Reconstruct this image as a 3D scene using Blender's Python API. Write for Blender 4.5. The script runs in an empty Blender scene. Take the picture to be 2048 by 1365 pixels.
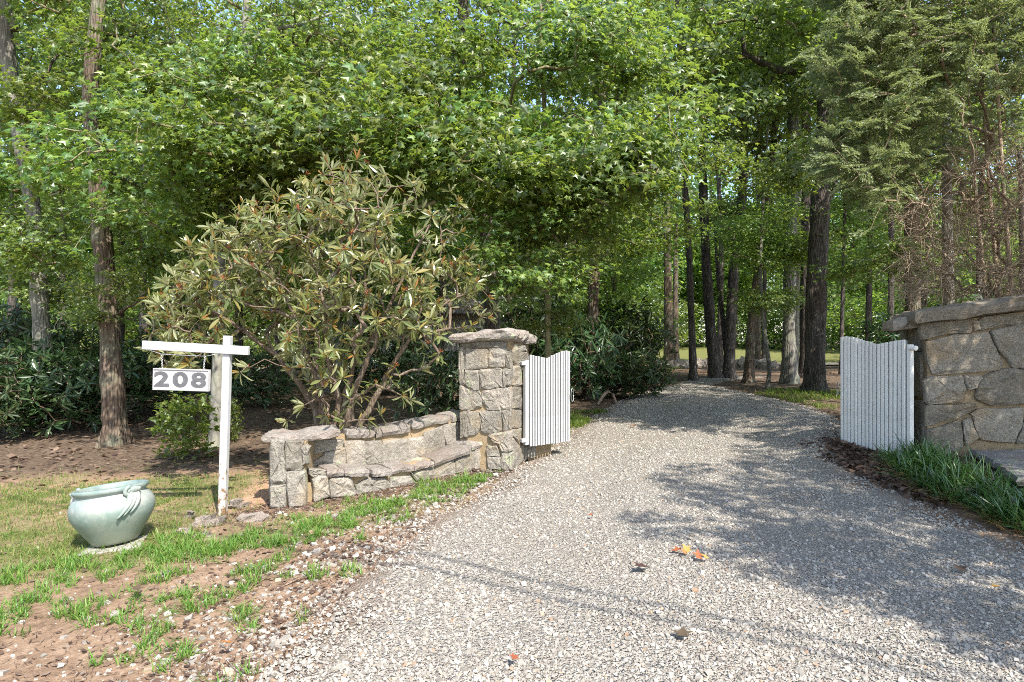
import bpy, math, random
import numpy as np
from mathutils import Vector, Matrix, Euler

random.seed(7)
PI = math.pi
C = bpy.context.scene.collection
SC = bpy.context.scene

# ------------------------------------------------------------------ camera, sky, sun, exposure
F = 1252.0 / 2048.0                      # focal length over picture width
CAMZ = 1.6
cd = bpy.data.cameras.new('camera')
cam = bpy.data.objects.new('camera', cd)
C.objects.link(cam)
cam.location = (0, 0, CAMZ)
cam.rotation_euler = (PI / 2, 0, 0)
cd.sensor_width = 36.0
cd.lens = 36.0 * F
cd.clip_end = 1500.0
cd.clip_start = 0.05
SC.camera = cam

SUN_EL = math.radians(50)
SUN_H = Vector((0.50, -0.866, 0)).normalized()
TOSUN = Vector((SUN_H.x * math.cos(SUN_EL), SUN_H.y * math.cos(SUN_EL), math.sin(SUN_EL)))
world = bpy.data.worlds.new('World')
SC.world = world
world.use_nodes = True
wn = world.node_tree
sky = wn.nodes.new('ShaderNodeTexSky')
sky.sky_type = 'NISHITA'
sky.sun_disc = False
sky.sun_elevation = SUN_EL
sky.sun_rotation = math.atan2(SUN_H.x, SUN_H.y)
wn.links.new(sky.outputs[0], wn.nodes['Background'].inputs[0])
wn.nodes['Background'].inputs[1].default_value = 0.15
sl = bpy.data.lights.new('sun', 'SUN')
sl.energy = 3.6
sl.angle = math.radians(0.5)
sl.color = (1.0, 0.95, 0.87)
so = bpy.data.objects.new('sun', sl)
C.objects.link(so)
so.rotation_euler = TOSUN.to_track_quat('Z', 'Y').to_euler()
so.location = (10, -10, 30)

SC.view_settings.view_transform = 'Standard'
SC.view_settings.look = 'None'
SC.view_settings.gamma = 1.0
SC.view_settings.exposure = 1.5
SC.view_settings.use_curve_mapping = False
SC.render.engine = 'CYCLES'
cy = SC.cycles
cy.max_bounces = 8
cy.diffuse_bounces = 5
cy.glossy_bounces = 2
cy.transmission_bounces = 5
cy.transparent_max_bounces = 4
cy.caustics_reflective = False
cy.caustics_refractive = False
cy.filter_width = 1.0
cy.use_denoising = False
cy.sample_clamp_indirect = 4.0


# ------------------------------------------------------------------ small maths
def sstep(a, b, x):
    t = np.clip((np.asarray(x, float) - a) / (b - a), 0, 1)
    return t * t * (3 - 2 * t)


def _hash(ix, iy, seed):
    h = (ix.astype(np.int64) * 374761393 + iy.astype(np.int64) * 668265263 + seed * 1442695041) & 0x7fffffff
    h = ((h ^ (h >> 13)) * 1274126177) & 0x7fffffff
    return ((h ^ (h >> 16)) & 0xffff) / 65535.0


def vnoise(x, y, s=1.0, seed=0):
    x = np.asarray(x, float) / s
    y = np.asarray(y, float) / s
    ix, iy = np.floor(x), np.floor(y)
    fx, fy = x - ix, y - iy
    fx = fx * fx * (3 - 2 * fx)
    fy = fy * fy * (3 - 2 * fy)
    a = _hash(ix, iy, seed); b = _hash(ix + 1, iy, seed)
    c = _hash(ix, iy + 1, seed); d = _hash(ix + 1, iy + 1, seed)
    return (a * (1 - fx) + b * fx) * (1 - fy) + (c * (1 - fx) + d * fx) * fy


def fbm(x, y, s=1.0, seed=0, o=3):
    t, a, n = 0, 1.0, 0
    for k in range(o):
        t = t + a * vnoise(x, y, s / 2 ** k, seed + 17 * k)
        n += a
        a *= .55
    return t / n


# ground height
def g(x, y):
    x = np.asarray(x, float); y = np.asarray(y, float)
    z = 0.0125 * np.clip(y - 1, 0, 10)
    z = z - 0.045 * np.clip(-x - 0.8, 0, 7) * (1 - sstep(9, 14, y))
    z = z + 0.22 * sstep(3.3, 4.7, x) * sstep(3.0, 6.6, y) * (1 - 0.8 * sstep(8.5, 13, y))
    z = z + 1.5 * sstep(38, 85, y + 0.25 * (x - 18)) * (1 - 0.35 * sstep(10, 30, x))
    z = z + 0.05 * (fbm(x, y, 2.5, 3) - .5) * sstep(2, 6, np.abs(x - 2.2))
    return z


def gz(x, y):
    return float(g(np.array([x]), np.array([y]))[0])


def px(u, v, d):
    """picture point (of the 2048 wide photograph) at depth d"""
    return Vector(((u - 1024) / 1252 * d, d, CAMZ - (v - 682.5) / 1252 * d))


def gp(u, v):
    """where the ground is met by the line of sight through a picture point"""
    lo, hi = 1.5, 150.0
    t, s = (u - 1024) / 1252, (v - 682.5) / 1252
    d = lo
    while d < hi:
        if CAMZ - s * d <= gz(t * d, d):
            break
        d += 0.1
    a, b = d - 0.1, d
    for _ in range(12):
        m = (a + b) / 2
        if CAMZ - s * m <= gz(t * m, m):
            b = m
        else:
            a = m
    return Vector((t * b, b, gz(t * b, b)))


# ------------------------------------------------------------------ mesh helpers
def mk(name, V, polys, mats, mi=None, smooth=False):
    """polys: list of (m,k) int arrays; mi: material index per list entry"""
    V = np.asarray(V, np.float32)
    me = bpy.data.meshes.new(name)
    me.vertices.add(len(V))
    me.vertices.foreach_set('co', V.ravel())
    loops = np.concatenate([p.ravel() for p in polys]).astype(np.int32)
    tot = np.concatenate([np.full(len(p), p.shape[1], np.int32) for p in polys])
    st = np.concatenate([[0], np.cumsum(tot)[:-1]]).astype(np.int32)
    me.loops.add(len(loops))
    me.loops.foreach_set('vertex_index', loops)
    me.polygons.add(len(tot))
    me.polygons.foreach_set('loop_start', st)
    me.polygons.foreach_set('loop_total', tot)
    for m in (mats if isinstance(mats, (list, tuple)) else [mats]):
        me.materials.append(m)
    if mi is not None:
        idx = np.concatenate([np.full(len(p), mi[k], np.int32) for k, p in enumerate(polys)])
        me.polygons.foreach_set('material_index', idx)
    if smooth is not False:
        if smooth is True:
            sm = np.ones(len(tot), bool)
        else:
            sm = np.concatenate([np.full(len(p), bool(smooth[k])) for k, p in enumerate(polys)])
        me.polygons.foreach_set('use_smooth', sm)
    me.update(calc_edges=True)
    me.validate()
    return me


class G:
    """collects geometry for ONE mesh"""
    def __init__(s):
        s.V, s.P, s.M, s.S, s.n = [], [], [], [], 0

    def add(s, V, F, mi=0, smooth=False):
        V = np.asarray(V, float).reshape(-1, 3)
        for f in (F if isinstance(F, list) else [F]):
            f = np.asarray(f, np.int64)
            if len(f):
                s.P.append(f + s.n); s.M.append(mi); s.S.append(smooth)
        s.V.append(V)
        s.n += len(V)
        return s

    def mesh(s, name, mats):
        return mk(name, np.concatenate(s.V), s.P, mats, s.M, s.S)

    def obj(s, name, mats, parent=None, loc=None):
        return ob(name, s.mesh(name, mats), parent, loc)


def ob(name, me, parent=None, loc=None, rot=None, scale=None):
    o = bpy.data.objects.new(name, me)
    C.objects.link(o)
    if parent is not None:
        o.parent = parent
    if loc is not None:
        o.location = loc
    if rot is not None:
        o.rotation_euler = rot
    if scale is not None:
        o.scale = scale if hasattr(scale, '__len__') else (scale,) * 3
    return o


def tag(o, label=None, cat=None, group=None, kind=None):
    if label: o['label'] = label
    if cat: o['category'] = cat
    if group: o['group'] = group
    if kind: o['kind'] = kind
    return o


def thing(name, label, cat, loc=(0, 0, 0), rz=0, group=None):
    o = bpy.data.objects.new(name, None)
    C.objects.link(o)
    o.location = loc
    o.rotation_euler = (0, 0, rz)
    o.empty_display_size = .2
    return tag(o, label, cat, group)


def nrm(v):
    v = np.asarray(v, float)
    return v / np.maximum(np.linalg.norm(v, axis=-1, keepdims=True), 1e-9)


def frames(d, n):
    """columns side, dir, normal for arrays of directions and rough normals"""
    d = nrm(d)
    n = n - (n * d).sum(-1, keepdims=True) * d
    n = nrm(n)
    s = np.cross(d, n)
    return np.stack([s, d, n], axis=-1)          # (N,3,3)


def scatter(TV, TF, P, R, S):
    """copies of a template: positions P, frames R, sizes S -> V, [F]"""
    TV = np.asarray(TV, float)
    N, n = len(P), len(TV)
    S = np.asarray(S, float)
    if S.ndim == 1:
        W = TV[None] * S[:, None, None]
    else:
        W = TV[None] * S[:, None, :]
    V = np.einsum('nij,nkj->nki', R, W) + P[:, None, :]
    out = []
    for f in (TF if isinstance(TF, list) else [TF]):
        f = np.asarray(f)
        out.append((f[None] + (np.arange(N) * n)[:, None, None]).reshape(-1, f.shape[1]))
    return V.reshape(-1, 3), out


def tube(pts, rad, k=8, cap=True):
    pts = np.asarray(pts, float)
    rad = np.asarray(rad, float)
    n = len(pts)
    T = nrm(np.gradient(pts, axis=0))
    ref = np.array([0, 0, 1.0]) if abs(T[0, 2]) < .8 else np.array([0, 1.0, 0])
    A = np.zeros((n, 3)); B = np.zeros((n, 3))
    a = np.cross(ref, T[0]); a /= np.linalg.norm(a)
    for i in range(n):
        a = a - a.dot(T[i]) * T[i]
        a /= max(np.linalg.norm(a), 1e-9)
        A[i] = a
        B[i] = np.cross(T[i], a)
    th = np.arange(k) / k * 2 * PI
    V = pts[:, None] + rad[:, None, None] * (np.cos(th)[None, :, None] * A[:, None] + np.sin(th)[None, :, None] * B[:, None])
    V = V.reshape(-1, 3)
    i = np.arange(n - 1)[:, None] * k
    j = np.arange(k)[None]
    q = np.stack([i + j, i + (j + 1) % k, i + k + (j + 1) % k, i + k + j], -1).reshape(-1, 4)
    if not cap:
        return V, [q]
    V = np.concatenate([V, pts[:1], pts[-1:]])
    b = n * k
    jj = np.arange(k)
    t1 = np.stack([(jj + 1) % k, jj, np.full(k, b)], -1)
    t2 = np.stack([(n - 1) * k + jj, (n - 1) * k + (jj + 1) % k, np.full(k, b + 1)], -1)
    return V, [q, t1, t2]


def box(c, size, R=None):
    x, y, z = [s / 2 for s in size]
    V = np.array([[-x, -y, -z], [x, -y, -z], [x, y, -z], [-x, y, -z], [-x, -y, z], [x, -y, z], [x, y, z], [-x, y, z]])
    if R is not None:
        V = V @ np.array(R).T
    Fq = np.array([[0, 3, 2, 1], [4, 5, 6, 7], [0, 1, 5, 4], [1, 2, 6, 5], [2, 3, 7, 6], [3, 0, 4, 7]])
    return V + np.array(c), [Fq]


def bbox_(c, size, b=.004, R=None):
    """bevelled box"""
    hx, hy, hz = [s / 2 for s in size]
    V, idx = [], {}
    for sx in (-1, 1):
        for sy in (-1, 1):
            for sz in (-1, 1):
                for a in range(3):
                    h = [hx, hy, hz]
                    v = [sx * (h[0] - b), sy * (h[1] - b), sz * (h[2] - b)]
                    v[a] = (sx, sy, sz)[a] * h[a]
                    idx[(sx, sy, sz, a)] = len(V)
                    V.append(v)
    fs, ts = [], []
    for a in range(3):
        o = [(1, 2), (2, 0), (0, 1)][a]
        for s in (-1, 1):
            q = []
            for p, r in ((-1, -1), (1, -1), (1, 1), (-1, 1)):
                k = [0, 0, 0]; k[a] = s; k[o[0]] = p; k[o[1]] = r
                q.append(idx[(*k, a)])
            fs.append(q if s > 0 else q[::-1])
    for a in range(3):                              # edges along axis a
        o = [(1, 2), (2, 0), (0, 1)][a]
        for p in (-1, 1):
            for r in (-1, 1):
                k1 = [0, 0, 0]; k2 = [0, 0, 0]
                k1[a], k2[a] = -1, 1
                for k in (k1, k2):
                    k[o[0]] = p; k[o[1]] = r
                q = [idx[(*k1, o[0])], idx[(*k2, o[0])], idx[(*k2, o[1])], idx[(*k1, o[1])]]
                fs.append(q if p * r < 0 else q[::-1])
    for sx in (-1, 1):
        for sy in (-1, 1):
            for sz in (-1, 1):
                t = [idx[(sx, sy, sz, a)] for a in range(3)]
                ts.append(t if sx * sy * sz > 0 else t[::-1])
    V = np.array(V)
    if R is not None:
        V = V @ np.array(R).T
    return V + np.array(c), [np.array(fs), np.array(ts)]


def lathe(prof, k=48):
    prof = np.array(prof, float)
    n = len(prof)
    th = np.arange(k) / k * 2 * PI
    V = np.stack([prof[:, 0][:, None] * np.cos(th), prof[:, 0][:, None] * np.sin(th), np.repeat(prof[:, 1][:, None], k, 1)], -1).reshape(-1, 3)
    i = np.arange(n - 1)[:, None] * k
    j = np.arange(k)[None]
    return V, [np.stack([i + j, i + (j + 1) % k, i + k + (j + 1) % k, i + k + j], -1).reshape(-1, 4)]


# ------------------------------------------------------------------ materials
class MN:
    """small node-tree writer"""
    def __init__(s, name):
        s.m = bpy.data.materials.new(name)
        s.m.use_nodes = True
        s.t = s.m.node_tree
        s.t.nodes.clear()
        s.out = s.n('ShaderNodeOutputMaterial')

    def n(s, typ, **kw):
        nd = s.t.nodes.new(typ)
        for k, v in kw.items():
            setattr(nd, k, v)
        return nd

    def l(s, a, b):
        s.t.links.new(a, b)

    def put(s, sock, v):
        if hasattr(v, 'is_output') or isinstance(v, bpy.types.NodeSocket):
            s.l(v, sock)
        else:
            sock.default_value = v

    def coord(s, kind='Object'):
        return s.n('ShaderNodeTexCoord').outputs[kind]

    def mapping(s, vec, scale=(1, 1, 1), loc=(0, 0, 0)):
        m = s.n('ShaderNodeMapping')
        s.l(vec, m.inputs['Vector'])
        m.inputs['Scale'].default_value = scale
        m.inputs['Location'].default_value = loc
        return m.outputs[0]

    def noise(s, vec, scale, detail=4, rough=.55, dist=0.0):
        nd = s.n('ShaderNodeTexNoise')
        s.l(vec, nd.inputs['Vector'])
        nd.inputs['Scale'].default_value = scale
        nd.inputs['Detail'].default_value = detail
        nd.inputs['Roughness'].default_value = rough
        nd.inputs['Distortion'].default_value = dist
        return nd.outputs[0]

    def voro(s, vec, scale, feature='F1', out='Distance', rnd=1.0):
        nd = s.n('ShaderNodeTexVoronoi', feature=feature)
        s.l(vec, nd.inputs['Vector'])
        nd.inputs['Scale'].default_value = scale
        nd.inputs['Randomness'].default_value = rnd
        return nd.outputs[out]

    def ramp(s, fac, stops, interp='LINEAR'):
        r = s.n('ShaderNodeValToRGB')
        r.color_ramp.interpolation = interp
        e = r.color_ramp.elements
        while len(e) < len(stops):
            e.new(.5)
        for k, (p, c) in enumerate(stops):
            e[k].position = p
            e[k].color = (c, c, c, 1) if not hasattr(c, '__len__') else (*c[:3], 1)
        s.l(fac, r.inputs[0])
        return r.outputs[0]

    def mix(s, f, a, b, typ='MIX'):
        m = s.n('ShaderNodeMix', data_type='RGBA', blend_type=typ)
        for k, v in ((0, f), (6, a), (7, b)):
            if isinstance(v, (tuple, list)):
                v = (*v[:3], 1)
            s.put(m.inputs[k], v)
        return m.outputs[2]

    def math(s, op, a, b=0.0, c=None):
        m = s.n('ShaderNodeMath', operation=op)
        s.put(m.inputs[0], a)
        s.put(m.inputs[1], b)
        if c is not None:
            s.put(m.inputs[2], c)
        return m.outputs[0]

    def bump(s, h, strength=.5, dist=.01, normal=None):
        b = s.n('ShaderNodeBump')
        b.inputs['Strength'].default_value = strength
        b.inputs['Distance'].default_value = dist
        s.l(h, b.inputs['Height'])
        if normal is not None:
            s.l(normal, b.inputs['Normal'])
        return b.outputs[0]

    def bsdf(s, col, rough=.8, spec=.3, normal=None, **kw):
        b = s.n('ShaderNodeBsdfPrincipled')
        if isinstance(col, (tuple, list)):
            col = (*col[:3], 1)
        s.put(b.inputs['Base Color'], col)
        s.put(b.inputs['Roughness'], rough)
        s.put(b.inputs['Specular IOR Level'], spec)
        if normal is not None:
            s.l(normal, b.inputs['Normal'])
        for k, v in kw.items():
            s.put(b.inputs[k.replace('_', ' ')], v)
        return b.outputs[0]

    def done(s, sh):
        s.l(sh, s.out.inputs['Surface'])
        return s.m


def leaf_mat(name, cols, tr=(.2, .34, .03), trw=.35, rough=.42, spec=.4, under=None):
    """cols: ramp over the random value of each leaf"""
    m = MN(name)
    gm = m.n('ShaderNodeNewGeometry')
    rnd = gm.outputs['Random Per Island']
    base = m.ramp(rnd, [(k / (len(cols) - 1), c) for k, c in enumerate(cols)])
    oi = m.n('ShaderNodeObjectInfo').outputs['Random']
    hs = m.n('ShaderNodeHueSaturation')
    m.l(base, hs.inputs['Color'])
    m.l(m.math('MULTIPLY_ADD', oi, .055, .472), hs.inputs['Hue'])
    m.l(m.math('MULTIPLY_ADD', oi, .45, .78), hs.inputs['Value'])
    col = hs.outputs[0]
    top = col if under is None else m.mix(gm.outputs['Backfacing'], col, under)
    b = m.bsdf(top, rough, spec)
    t = m.n('ShaderNodeBsdfTranslucent')
    m.l(m.mix(.65, m.mix(1.0, col, (3.0, 3.0, 3.0), 'MULTIPLY'), tr), t.inputs[0])
    mx = m.n('ShaderNodeMixShader')
    mx.inputs[0].default_value = trw
    m.l(b, mx.inputs[1])
    m.l(t.outputs[0], mx.inputs[2])
    return m.done(mx.outputs[0])


M = {}
M['maple_leaf'] = leaf_mat('maple leaf', [(.03, .062, .016), (.07, .125, .026), (.105, .165, .034), (.19, .23, .045)], (.42, .53, .05), .38, .42, .8)
M['oak_leaf'] = leaf_mat('oak leaf', [(.03, .06, .015), (.06, .102, .024), (.092, .138, .032), (.155, .195, .044)], (.38, .48, .06), .4, .4, .9)
M['far_leaf'] = leaf_mat('far leaf', [(.05, .09, .022), (.08, .13, .03), (.11, .17, .036), (.17, .22, .05)], (.38, .54, .06), .46, .4, .5)
M['dark_leaf'] = leaf_mat('dark shrub leaf', [(.022, .045, .016), (.03, .06, .02), (.045, .075, .026), (.06, .09, .03)], (.12, .2, .04), .2, .33, .5)
M['rhodo_leaf'] = leaf_mat('rhododendron leaf', [(.08, .13, .035), (.13, .18, .055), (.18, .215, .08), (.23, .25, .10), (.30, .27, .07)], (.42, .46, .08), .3, .3, .8, under=(.28, .29, .16))
M['rhodo_young'] = leaf_mat('rhododendron young leaf', [(.22, .20, .05), (.28, .20, .05), (.33, .18, .04), (.24, .23, .06)], (.5, .3, .05), .3, .4, .4)
M['bud'] = leaf_mat('rhododendron seed head', [(.16, .05, .025), (.25, .07, .03), (.2, .09, .04)], (.3, .1, .04), .1, .6, .2)
M['hemlock'] = leaf_mat('hemlock needle', [(.085, .125, .045), (.125, .165, .062), (.16, .195, .078), (.23, .265, .11)], (.36, .42, .1), .34, .45, .5, under=(.19, .22, .13))
M['grass_blade'] = leaf_mat('grass blade', [(.07, .14, .025), (.10, .19, .03), (.13, .22, .04), (.2, .24, .06)], (.3, .45, .05), .35, .45, .35)
M['lawn_blade'] = leaf_mat('lawn blade', [(.07, .125, .025), (.10, .16, .03), (.14, .18, .04), (.24, .2, .08)], (.35, .42, .07), .3, .5, .3)
M['liriope'] = leaf_mat('liriope blade', [(.025, .055, .015), (.045, .09, .022), (.07, .13, .03), (.16, .21, .07)], (.2, .34, .04), .22, .28, .8)
M['dry_blade'] = leaf_mat('dry blade', [(.2, .10, .045), (.26, .15, .07), (.16, .075, .035), (.3, .2, .1)], (.3, .16, .06), .2, .7, .15)
M['dry_leaf'] = leaf_mat('dry leaf', [(.05, .034, .026), (.09, .06, .043), (.14, .095, .066), (.24, .175, .125)], (.26, .15, .07), .12, .75, .15)
M['orange_leaf'] = leaf_mat('orange leaf', [(.30, .12, .04), (.36, .17, .06), (.26, .095, .04)], (.4, .16, .04), .15, .6, .2)


def bark_mat(name, c1, c2, c3, sc=9, strength=.9, lichen=0.0, stretch=.22):
    m = MN(name)
    co = m.coord('Object')
    v = m.mapping(co, (1, 1, stretch))
    n1 = m.noise(v, sc, 6, .62, .6)
    vd = m.voro(m.mapping(co, (1, 1, stretch * .7)), sc * 2.4, 'DISTANCE_TO_EDGE')
    fur = m.ramp(vd, [(0, 0), (.22, 1)])
    n2 = m.noise(co, 2.2, 4, .6)
    n3 = m.noise(co, 60, 3, .6)
    col = m.ramp(n1, [(.3, c1), (.52, c2), (.75, c3)])
    col = m.mix(m.math('MULTIPLY', m.math('SUBTRACT', 1.0, fur), .55), col, tuple(x * .45 for x in c1))
    if lichen:
        col = m.mix(m.ramp(n2, [(.55 - lichen * .2, 0), (.68, .6)]), col, (.28, .29, .2))
    oi = m.n('ShaderNodeObjectInfo').outputs['Random']
    col = m.mix(1.0, col, m.ramp(oi, [(0, .75), (1, 1.2)]), 'MULTIPLY')
    h = m.math('ADD', m.math('MULTIPLY', fur, .6), m.math('ADD', m.math('MULTIPLY', n1, .6), m.math('MULTIPLY', n3, .2)))
    return m.done(m.bsdf(col, .9, .15, m.bump(h, strength, .03)))


M['bark_oak'] = bark_mat('oak bark', (.05, .042, .036), (.12, .10, .085), (.22, .2, .175), 9, 1.0)
M['bark_brown'] = bark_mat('brown bark', (.08, .055, .04), (.17, .125, .09), (.27, .21, .16), 8, .9, .3)
M['bark_pale'] = bark_mat('pale bark', (.12, .11, .095), (.22, .2, .17), (.36, .34, .3), 7, .7, .5)
M['bark_smooth'] = bark_mat('smooth grey bark', (.15, .14, .12), (.22, .205, .175), (.32, .3, .26), 3, .3, .4, .8)
M['bark_maple'] = bark_mat('young maple bark', (.14, .12, .06), (.2, .17, .09), (.27, .23, .13), 6, .35, .3)
M['twig'] = bark_mat('twig bark', (.12, .08, .055), (.2, .14, .10), (.3, .23, .17), 20, .3)
M['twig_grey'] = bark_mat('grey twig bark', (.14, .10, .075), (.24, .18, .13), (.36, .3, .24), 16, .4)
M['twig_dry'] = bark_mat('dry twig bark', (.3, .22, .145), (.46, .355, .25), (.6, .49, .36), 20, .3)


def stone_mat(name, dark, mid, light, warm=(.30, .22, .13), lichen=.5, green=0.5):
    m = MN(name)
    co = m.coord('Object')
    oi = m.n('ShaderNodeObjectInfo').outputs['Random']
    n1 = m.noise(co, 5, 6, .62, .4)
    n2 = m.noise(co, 34, 6, .72)
    n3 = m.noise(co, 150, 3, .7)
    n4 = m.noise(co, 2.6, 5, .6)
    sp = m.voro(co, 120, 'F1', 'Color')
    spv = m.n('ShaderNodeSeparateColor'); m.l(sp, spv.inputs[0])
    f = m.math('ADD', m.math('MULTIPLY', n1, .45), m.math('MULTIPLY', n2, .55))
    col = m.ramp(f, [(.33, dark), (.5, mid), (.66, light)])
    col = m.mix(.3, col, m.ramp(spv.outputs[0], [(0, tuple(x * .6 for x in dark)), (.5, mid), (1, tuple(min(1, x * 1.25) for x in light))]))
    col = m.mix(m.ramp(n4, [(.5, 0), (.68, .6)]), col, warm)
    col = m.mix(1.0, col, m.ramp(oi, [(0, (.72, .7, .66)), (.5, (.98, .97, .95)), (1, (1.16, 1.12, 1.08))]), 'MULTIPLY')
    nl = m.noise(co, 6.5, 7, .7, .5)
    li = m.ramp(nl, [(.64 - .1 * green, 0), (.67 - .1 * green, .75)])
    li = m.math('MULTIPLY', li, m.ramp(oi, [(.4, .15), (.7, 1)]))
    col = m.mix(li, col, (.36, .41, .24))
    h = m.math('ADD', m.math('MULTIPLY', n1, .8), m.math('ADD', m.math('MULTIPLY', n2, .5), m.math('MULTIPLY', n3, .06)))
    return m.done(m.bsdf(col, .92, .2, m.bump(h, .9, .045)))


M['stone'] = stone_mat('grey granite', (.12, .108, .092), (.25, .228, .195), (.39, .362, .315), (.27, .205, .125))
M['stone_brown'] = stone_mat('brown granite', (.11, .095, .072), (.25, .218, .172), (.42, .372, .305), (.32, .22, .12), green=-.5)
M['coping'] = stone_mat('coping stone', (.13, .115, .103), (.25, .222, .2), (.38, .35, .32), (.25, .185, .15), green=.7)
M['coping_plain'] = stone_mat('tan coping stone', (0.135, 0.108, 0.081), (0.252, 0.216, 0.171), (0.360, 0.320, 0.266), (0.270, 0.198, 0.126), green=-.6)
M['rock'] = stone_mat('field rock', (.16, .135, .115), (.28, .24, .205), (.4, .36, .31), (.28, .2, .14), green=-.2)

m = MN('mortar'); co = m.coord()
n1 = m.noise(co, 7, 5, .6); n2 = m.noise(co, 60, 5, .7)
M['mortar'] = m.done(m.bsdf(m.mix(m.ramp(n2, [(.3, 0), (.7, .7)]), m.ramp(n1, [(.3, (.24, .165, .085)), (.6, (.36, .26, .145)), (.8, (.42, .33, .21))]), (.26, .21, .15)), .95, .1, m.bump(m.math('ADD', n1, m.math('MULTIPLY', n2, .6)), .8, .02)))


def paint_mat(name, c, dirt=(.32, .28, .22), amount=.5, grain=(40, 40, 2.2)):
    m = MN(name); co = m.coord()
    oi = m.n('ShaderNodeObjectInfo').outputs['Random']
    n1 = m.noise(m.mapping(co, grain), 1.0, 5, .65)
    n2 = m.noise(co, 5, 5, .65)
    n3 = m.noise(co, 45, 4, .6)
    sh = m.mix(1.0, c, m.ramp(oi, [(0, .86), (1, 1.05)]), 'MULTIPLY')
    col = m.mix(m.ramp(n1, [(.52, 0), (.72, amount)]), sh, dirt)
    col = m.mix(m.ramp(n2, [(.5, 0), (.75, amount * .8)]), col, tuple(x * .8 for x in dirt))
    col = m.mix(m.ramp(n3, [(.7, 0), (.76, amount)]), col, (.12, .1, .08))
    return m.done(m.bsdf(col, .6, .3, m.bump(m.math('ADD', n1, m.math('MULTIPLY', n3, .3)), .35, .004)))


M['white'] = paint_mat('weathered white paint', (.38, .38, .38), (.22, .195, .16), amount=.4)
M['white_dirty'] = paint_mat('dirty white paint', (.78, .755, .70), (.42, .38, .32), amount=.3)
M['gap'] = paint_mat('grey backing board', (.36, .35, .33), (.2, .18, .15), .6)
# post: peeling, rusty towards the ground (wear, fixed to the post)
m = MN('peeling post paint'); co = m.coord()
sx = m.n('ShaderNodeSeparateXYZ'); m.l(co, sx.inputs[0])
n1 = m.noise(m.mapping(co, (1, 1, .5)), 28, 6, .7)
low = m.n('ShaderNodeMapRange'); m.l(sx.outputs[2], low.inputs[0])
for k, v in ((1, .9), (2, .0), (3, .0), (4, 1.0)):
    low.inputs[k].default_value = v
n2 = m.noise(co, 6, 4, .6)
col = m.mix(m.math('MULTIPLY', low.outputs[0], m.ramp(n2, [(.3, .2), (.7, .9)])), (0.448, 0.448, 0.456), (0.400, 0.344, 0.240))
thr = m.math('ADD', n1, m.math('MULTIPLY', low.outputs[0], .2))
col = m.mix(m.ramp(thr, [(.68, 0), (.71, 1)]), col, (.2, .12, .06))
M['post'] = m.done(m.bsdf(col, .55, .35, m.bump(n1, .3, .004)))

m = MN('sign board paint'); co = m.coord()
n1 = m.noise(m.mapping(co, (2.5, 10, 42)), 1.0, 6, .7, .4); n2 = m.noise(co, 11, 5, .6)
col = m.mix(m.ramp(n1, [(.58, 0), (.66, .8)]), (0.448, 0.436, 0.424), (0.192, 0.168, 0.160))
col = m.mix(m.ramp(n2, [(.5, 0), (.72, .5)]), col, (.5, .44, .4))
M['board'] = m.done(m.bsdf(col, .7, .25, m.bump(n1, .5, .004)))
m = MN('numeral paint'); n1 = m.noise(m.coord(), 40, 4)
M['numeral'] = m.done(m.bsdf(m.ramp(n1, [(.3, (.075, .075, .08)), (.7, (.13, .13, .135))]), .6, .3))
m = MN('galvanised steel'); n1 = m.noise(m.coord(), 80, 3)
M['steel'] = m.done(m.bsdf(m.ramp(n1, [(.3, (.3, .3, .3)), (.7, (.6, .6, .58))]), .4, .5, Metallic=.8))
m = MN('black cable'); n1 = m.noise(m.coord(), 30, 3)
M['cable'] = m.done(m.bsdf(m.ramp(n1, [(.3, (.02, .02, .02)), (.7, (.05, .05, .05))]), .6, .3))

# celadon glaze
m = MN('celadon glaze'); co = m.coord()
n1 = m.noise(co, 3.2, 5, .6, .4); n2 = m.noise(co, 26, 4, .6); n3 = m.noise(co, 16, 3, .5)
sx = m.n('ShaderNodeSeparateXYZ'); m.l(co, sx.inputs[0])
col = m.ramp(n1, [(.3, (0.124, 0.180, 0.160)), (.5, (0.176, 0.232, 0.204)), (.7, (0.232, 0.268, 0.232))])
col = m.mix(m.ramp(n2, [(.45, 0), (.8, .25)]), col, (.55, .52, .46))
band = m.math('MULTIPLY', m.ramp(sx.outputs[2], [(.26, 0), (.33, .55), (.4, .45), (.44, 0)]), m.ramp(n1, [(.35, .3), (.6, 1)]))
col = m.mix(band, col, (.47, .43, .40))
foot = m.math('MULTIPLY', m.ramp(sx.outputs[2], [(0, 1.0), (.24, 0)]), m.ramp(n2, [(.3, .4), (.6, 1)]))  # olive grime low on the pot, with its underside shade painted in
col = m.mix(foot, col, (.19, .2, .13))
col = m.mix(m.ramp(n3, [(.745, 0), (.76, .9)]), col, (.08, .1, .09))
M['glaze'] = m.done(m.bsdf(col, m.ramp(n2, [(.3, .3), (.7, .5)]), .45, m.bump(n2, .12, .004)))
m = MN('potting soil'); n1 = m.noise(m.coord(), 40, 5, .7)
M['soil'] = m.done(m.bsdf(m.ramp(n1, [(.3, (.03, .02, .014)), (.7, (.09, .06, .04))]), .95, .1, m.bump(n1, 1, .02)))
m = MN('concrete pad'); n1 = m.noise(m.coord(), 30, 5, .7)
M['concrete'] = m.done(m.bsdf(m.ramp(n1, [(.3, (.22, .21, .18)), (.7, (.36, .34, .3))]), .9, .2, m.bump(n1, .5, .008)))

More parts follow.
